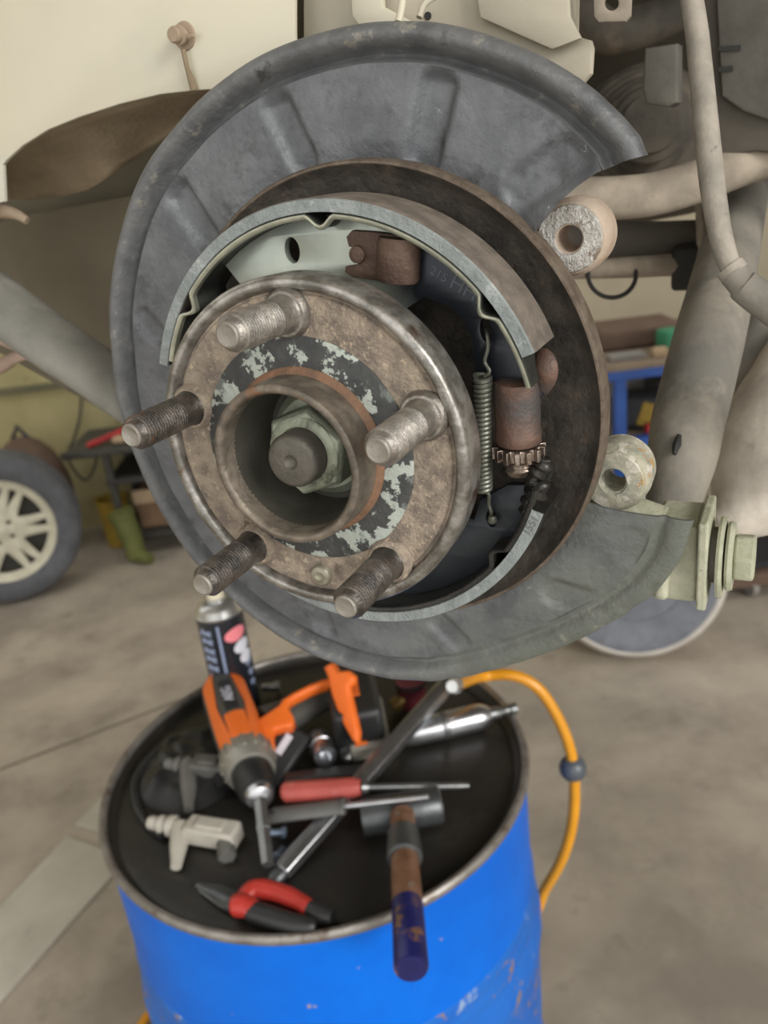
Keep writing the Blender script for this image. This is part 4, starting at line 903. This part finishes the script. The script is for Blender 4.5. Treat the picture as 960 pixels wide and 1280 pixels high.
# yellow hose
hs_ = thing('air_hose', 'yellow air hose arching over the drum edge with a black ball', 'hose', loc=onz(566, 856, LZ + .05))
HP = [tuple(onz(568, 857, LZ + .094)), tuple(ony(600, 846, 1.085)), tuple(ony(640, 844, 1.08)), tuple(ony(672, 860, 1.07)), tuple(ony(696, 895, 1.06)), tuple(ony(712, 935, 1.05)), tuple(ony(718, 975, 1.045)), tuple(ony(716, 1025, 1.04)), tuple(ony(704, 1070, 1.04)), tuple(ony(682, 1110, 1.05)), tuple(ony(655, 1150, 1.08)), (.10, 1.30, .30), (.05, 1.40, .03), tuple(onz(420, 1090, .010)), tuple(onz(300, 1180, .010)), tuple(onz(230, 1232, .010)), tuple(onz(186, 1268, .010)), tuple(onz(166, 1304, .010)), tuple(onz(140, 1360, .010))]
P = spline(HP, 8)
MB().tube([Vector(p) for p in P], .0088, 14).build('hose', 'hose_yellow', hs_, world=True)
MB().ball(ony(716, 960, 1.048), .0215).build('stop_ball', 'ball_black', hs_, world=True)
p0, p1 = Vector(P[0]), Vector(P[2]); MB().tube([p0 + (p0 - p1) * .5, p0, p0 + (p1 - p0) * .3], [.008, .0115, .0115], 16).build('ferrule', 'can_metal', hs_, world=True)

# hammer
hz = LZ + .024
ha, hb = onz(452, 1022, hz), onz(550, 1005, hz); hm = (ha + hb) / 2
hmr = thing('hammer', 'steel hammer with brown pipe handle overhanging the drum edge', 'hammer', loc=Vector((hm.x, hm.y, LZ)))
T = frame(ha, hb - ha); LH = (hb - ha).length
MB().lathe([(0, 0), (.022, 0), (.0235, .003), (.0235, LH * .42), (.0225, LH * .5), (.0235, LH * .58), (.0235, LH - .003), (.022, LH), (0, LH)], 40, T).build('head', 'dark_steel', hmr, world=True)
MB().lathe([(0, LH + .0001), (.0215, LH + .0001), (.0205, LH + .0016), (0, LH + .0020)], 40, T).build('striking_face', 'worn_steel', hmr, world=True)
he = onz(514, 1212, LZ + .048); hs0 = onz(503, 1022, LZ + .036)
T = frame(hs0, he - hs0); LL = (he - hs0).length
MB().lathe([(0, -.004), (.0150, -.004), (.0155, .05), (.0165, LL * .66)], 32, T).build('handle', 'hammer_brown', hmr, world=True)
MB().lathe([(.0165, LL * .62), (.0168, LL * .63), (.0172, LL * .985), (.0155, LL), (0, LL)], 32, T).build('painted_grip', 'hammer_blue', hmr, world=True)
MB().lathe([(.0155, LL * .12), (.0185, LL * .13), (.0205, LL * .30), (.0200, LL * .315), (.0165, LL * .32)], 32, T).build('collar', 'dark_steel', hmr, world=True)

# pliers
pl = thing('pliers', 'red and black handled pliers at the front of the drum lid', 'pliers', loc=Z(300, 1130))
j0, j1 = Z(246, 1106, .010), Z(296, 1128, .012)
MB().tube([j0, j0 * .5 + j1 * .5 + Vector((0, .003, 0)), j1, Z(318, 1134, .012)], [.003, .010, .013, .012], 16, flat=.55).build('jaw', 'dark_steel', pl, world=True)
MB().tube([Z(250, 1112, .007), Z(280, 1126, .008), Z(300, 1134, .010)], [.003, .009, .010], 16, flat=.5).build('jaw', 'worn_steel', pl, world=True)
MB().tube([Vector(q) for q in spline([tuple(Z(300, 1128, .014)), tuple(Z(318, 1112, .014)), tuple(Z(345, 1115, .014)), tuple(Z(372, 1126, .013)), tuple(Z(390, 1138, .012))], 5)], [.008, .009, .010, .011, .0115, .0115, .0115, .0115, .0115, .011, .011, .011, .011, .011, .0105, .010, .010, .010, .010, .009, .007], 14).build('grip', 'handle_red', pl, world=True)
MB().tube([Z(386, 1135, .012), Z(400, 1142, .012), Z(416, 1146, .012)], [.0095, .0105, .008], 14).build('grip_end', 'tool_black', pl, world=True)
MB().tube([Vector(q) for q in spline([tuple(Z(290, 1132, .015)), tuple(Z(304, 1132, .016)), tuple(Z(318, 1138, .014))], 5)], [.009, .0115, .0125, .013, .013, .013, .0125, .012, .012, .0115, .011], 14).build('grip_collar', 'handle_red', pl, world=True)
MB().tube([Vector(q) for q in spline([tuple(Z(312, 1138, .013)), tuple(Z(340, 1147, .013)), tuple(Z(368, 1155, .012)), tuple(Z(395, 1158, .011))], 5)], [.011, .012, .012, .012, .012, .012, .012, .0118, .0116, .0114, .0112, .011, .0105, .010, .009, .007], 14).build('grip', 'tool_black', pl, world=True)

# screwdrivers
sr = thing('screwdriver', 'screwdriver with worn rose-red handle lying across the pry bar', 'screwdriver', loc=Z(405, 992))
a, b, c = Z(352, 990, .046), Z(452, 984, .052), Z(586, 982, .030)
MB().tube([a, a * .95 + b * .05, a * .5 + b * .5, a * .12 + b * .88, b], [.009, .0135, .0135, .0135, .010], 8).build('handle', 'handle_rose', sr, bevel=.002, world=True)
MB().tube([b, b * .94 + c * .06], [.0095, .008], 12).build('ferrule', 'worn_steel', sr, world=True)
MB().tube([b, c * .9 + b * .1, c], [.0042, .0042, .0032], 12).build('blade', 'worn_steel', sr, world=True)
sg = thing('screwdriver', 'grey handled pick tool with thin bright shaft in front of the red screwdriver', 'screwdriver', loc=Z(380, 1018))
a, b, c = Z(336, 1020, .030), Z(428, 1008, .046), Z(536, 996, .058)
MB().tube([a, a * .93 + b * .07, a * .4 + b * .6, b], [.009, .013, .0125, .0125], 14, flat=.55).build('handle', 'handle_grey', sg, world=True)
MB().tube([b, b * .97 + c * .03], [.014, .013], 14, flat=.6).build('collar', 'handle_grey', sg, world=True)
MB().tube([b, c], [.0042, .0034], 10).build('shaft', 'chrome', sg, world=True)
q = a * .93 + b * .07 + Vector((0, -.003, .008)); MB().ball(q, .003).build('hang_hole', 'tool_black', sg, world=True)

# plastic sensors (white-grey connectors)
def sensor(pts, label, m, md):
    a, b, c, e = [Vector(q) for q in pts]
    t = thing('plastic_sensor', label, 'sensor', loc=a, group='plastic sensors on the drum')
    d = (b - a); Lb = d.length; T = frame(a, d)
    MB().lathe([(0, 0), (.008, 0), (.009, .004), (.009, .010), (.007, .012), (.007, .014), (.0115, .016), (.0115, .022), (.008, .024), (.008, .028), (.0135, .030), (.0135, .037), (.010, .039), (.010, Lb * .5), (0, Lb * .5)], 24, T).build('ribbed_nozzle', m, t, world=True)
    MB().box((0, 0, Lb * .72), (.026, .030, Lb * .56), T).build('socket_body', m, t, bevel=.004, world=True)
    MB().box((.013, 0, Lb * .72), (.008, .018, Lb * .30), T).build('latch', m, t, bevel=.002, world=True)
    MB().tube([a + d * .36, c * .5 + (a + d * .36) * .5, c], [.013, .011, .0065], 16).build('side_spout', m, t, world=True)
    MB().tube([a + d * .85, e], [.012, .011], 6).build('plug', md, t, world=True)
sensor([Z(187, 1028, .016), Z(298, 1046, .016), Z(220, 1084, .009), Z(284, 1072, .010)], 'pale grey plastic sensor with ribbed nozzle near the drum rim', 'plastic_grey', 'plastic_dim')
sensor([Z(208, 955, .020), Z(285, 962, .020), Z(236, 1012, .012), Z(282, 985, .012)], 'darker grey plastic sensor half under the drill', 'plastic_dim', 'tool_black')

# black cable loop
cb2 = thing('black_cable', 'black rubber cable looped along the left of the drum lid', 'cable', loc=Z(180, 990))
MB().tube([Vector(q) for q in spline([tuple(Z(300, 905, .012)), tuple(Z(235, 920, .010)), tuple(Z(192, 945, .008)), tuple(Z(170, 975, .007)), tuple(Z(170, 1005, .007)), tuple(Z(184, 1030, .007)), tuple(Z(205, 1045, .007))], 6)], .0062, 10).build('cable', 'tool_black', cb2, world=True)
bg_ = thing('black_rag', 'black greasy rag heaped under the drill on the drum lid', 'rag', loc=Z(240, 935))
vs_ = []; fs = []; c0 = Z(238, 960, 0); NR, NA = 14, 40
for i in range(NR + 1):
    for k in range(NA):
        a = 2 * pi * k / NA; t = i / NR; r = t * (.085 + .020 * noise.noise(Vector((cos(a) * 1.3, sin(a) * 1.3, 5))))
        x, y = c0.x + r * cos(a) * .95, c0.y + r * sin(a) * 1.1
        h = (.003 + .016 * (1 - t * t) + .016 * abs(noise.noise(Vector((x * 38, y * 38, 1)))) * (1 - t ** 4)) if i < NR else .0012
        vs_.append((x, y, LZ + h))
for i in range(NR):
    for k in range(NA): fs.append((i * NA + k, i * NA + (k + 1) % NA, (i + 1) * NA + (k + 1) % NA, (i + 1) * NA + k))
MB().add(vs_, fs).build('cloth', 'tool_black', bg_, world=True, ang=80)

# sockets, bolts, small parts
def socket(name, label, cat, a, b, r, m, hole=True, grp=None):
    a, b = Vector(a), Vector(b); t = thing(name, label, cat, loc=a, group=grp); T = frame(a, b - a); L_ = (b - a).length
    pr = [(0, 0), (r * .9, 0), (r, L_ * .1), (r, L_ * .9), (r * .92, L_)]
    pr += [(r * .55, L_), (r * .5, L_ * .6), (0, L_ * .6)] if hole else [(0, L_)]
    MB().lathe(pr, 28, T).build('barrel', m, t, world=True)
    MB().lathe([(r * .97, L_ * .45), (r * 1.08, L_ * .47), (r * 1.08, L_ * .55), (r * .97, L_ * .57)], 28, T).build('ring', m, t, world=True)
    return t
socket('socket', 'chrome socket with its open end facing the viewer beside the drill battery', 'socket', Z(398, 922, .018), Z(407, 946, .022), .0165, 'chrome')
socket('socket', 'dark impact socket behind the chrome socket', 'socket', Z(430, 922, .016), Z(437, 945, .016), .0135, 'dark_steel')
def bolt(label, a, b, r, m):
    a, b = Vector(a), Vector(b); t = thing('bolt', label, 'bolt', loc=a, group='small bolts on the drum lid'); T = frame(a, b - a); L_ = (b - a).length
    MB().prism([tuple(pol(r * 1.7, 60 * k)[:2]) for k in range(6)], 0, r * 1.3, T).build('head', m, t, world=True, ang=25, bevel=.0006)
    MB().lathe([(0, r), (r, r), (r, L_ * .94), (r * .8, L_), (0, L_)], 16, T).build('shank', m, t, world=True)
bolt('bright chrome bolt lying behind the drill handle', Z(350, 858, .012), Z(328, 860, .012), .006, 'chrome')
bolt('bluish zinc bolt right of the drill bit', Z(358, 1040, .010), Z(336, 1041, .010), .0045, 'zinc_blue')
bolt('small zinc bolt between drill bit and pry bar', Z(347, 1072, .008), Z(354, 1060, .008), .0040, 'zinc_blue')
bolt('bright little bolt below the drill battery', Z(440, 930, .020), Z(434, 950, .012), .0055, 'chrome')
fp = thing('steel_flat', 'dark steel flat bar lying behind the red screwdriver', 'steel bar', loc=Z(410, 968))
MB().box((0, 0, 0), (.125, .016, .012), frame(Z(412, 968, .010), (0, 0, 1), Z(452, 962) - Z(380, 970))).build('bar', 'dark_steel', fp, bevel=.002, world=True)
bt = thing('bit_case', 'black plastic bit case with red and white marks beside the drill chuck', 'bit case', loc=Z(350, 945))
T = frame(Z(352, 945, .022), Vector((.15, -.6, .75)), Z(370, 920) - Z(335, 965))
MB().box((0, 0, 0), (.085, .045, .028), T).build('case', 'tool_black', bt, bevel=.006, world=True)
MB().box((.012, .004, .0145), (.030, .010, .001), T).build('white_print', 'print_white', bt, world=True)
for k in range(3): MB().lathe([(0, 0), (.0035, 0), (.0035, .001), (0, .001)], 12, T @ Matrix.Translation((-.012 - .009 * k, .006 - .003 * k, .0142))).build('red_mark', 'handle_red', bt, world=True)
mc = thing('paint_pot', 'dark red round pot at the back of the drum behind the pry bar', 'pot', loc=Z(516, 880))
MB().lathe([(0, 0), (.020, 0), (.022, .004), (.022, .036), (.0225, .037), (.0225, .044), (.020, .046), (0, .046)], 28).build('pot', 'maroon', mc)
MB().lathe([(.0222, .036), (.0232, .0365), (.0232, .043), (.0222, .0435)], 28).build('lid_band', 'tool_black', mc)
br = thing('brass_fitting', 'small brass fitting between the drill battery and the dark red pot', 'fitting', loc=Z(494, 886))
T = frame(Z(490, 884, .012), Vector((.8, .3, .3)))
MB().prism([tuple(pol(.012, 60 * k)[:2]) for k in range(6)], 0, .014, T).build('hex', 'brass', br, bevel=.001, world=True, ang=25)
MB().lathe([(0, .013), (.008, .013), (.008, .028), (.006, .030), (0, .030)], 20, T).build('spigot', 'brass', br, world=True)
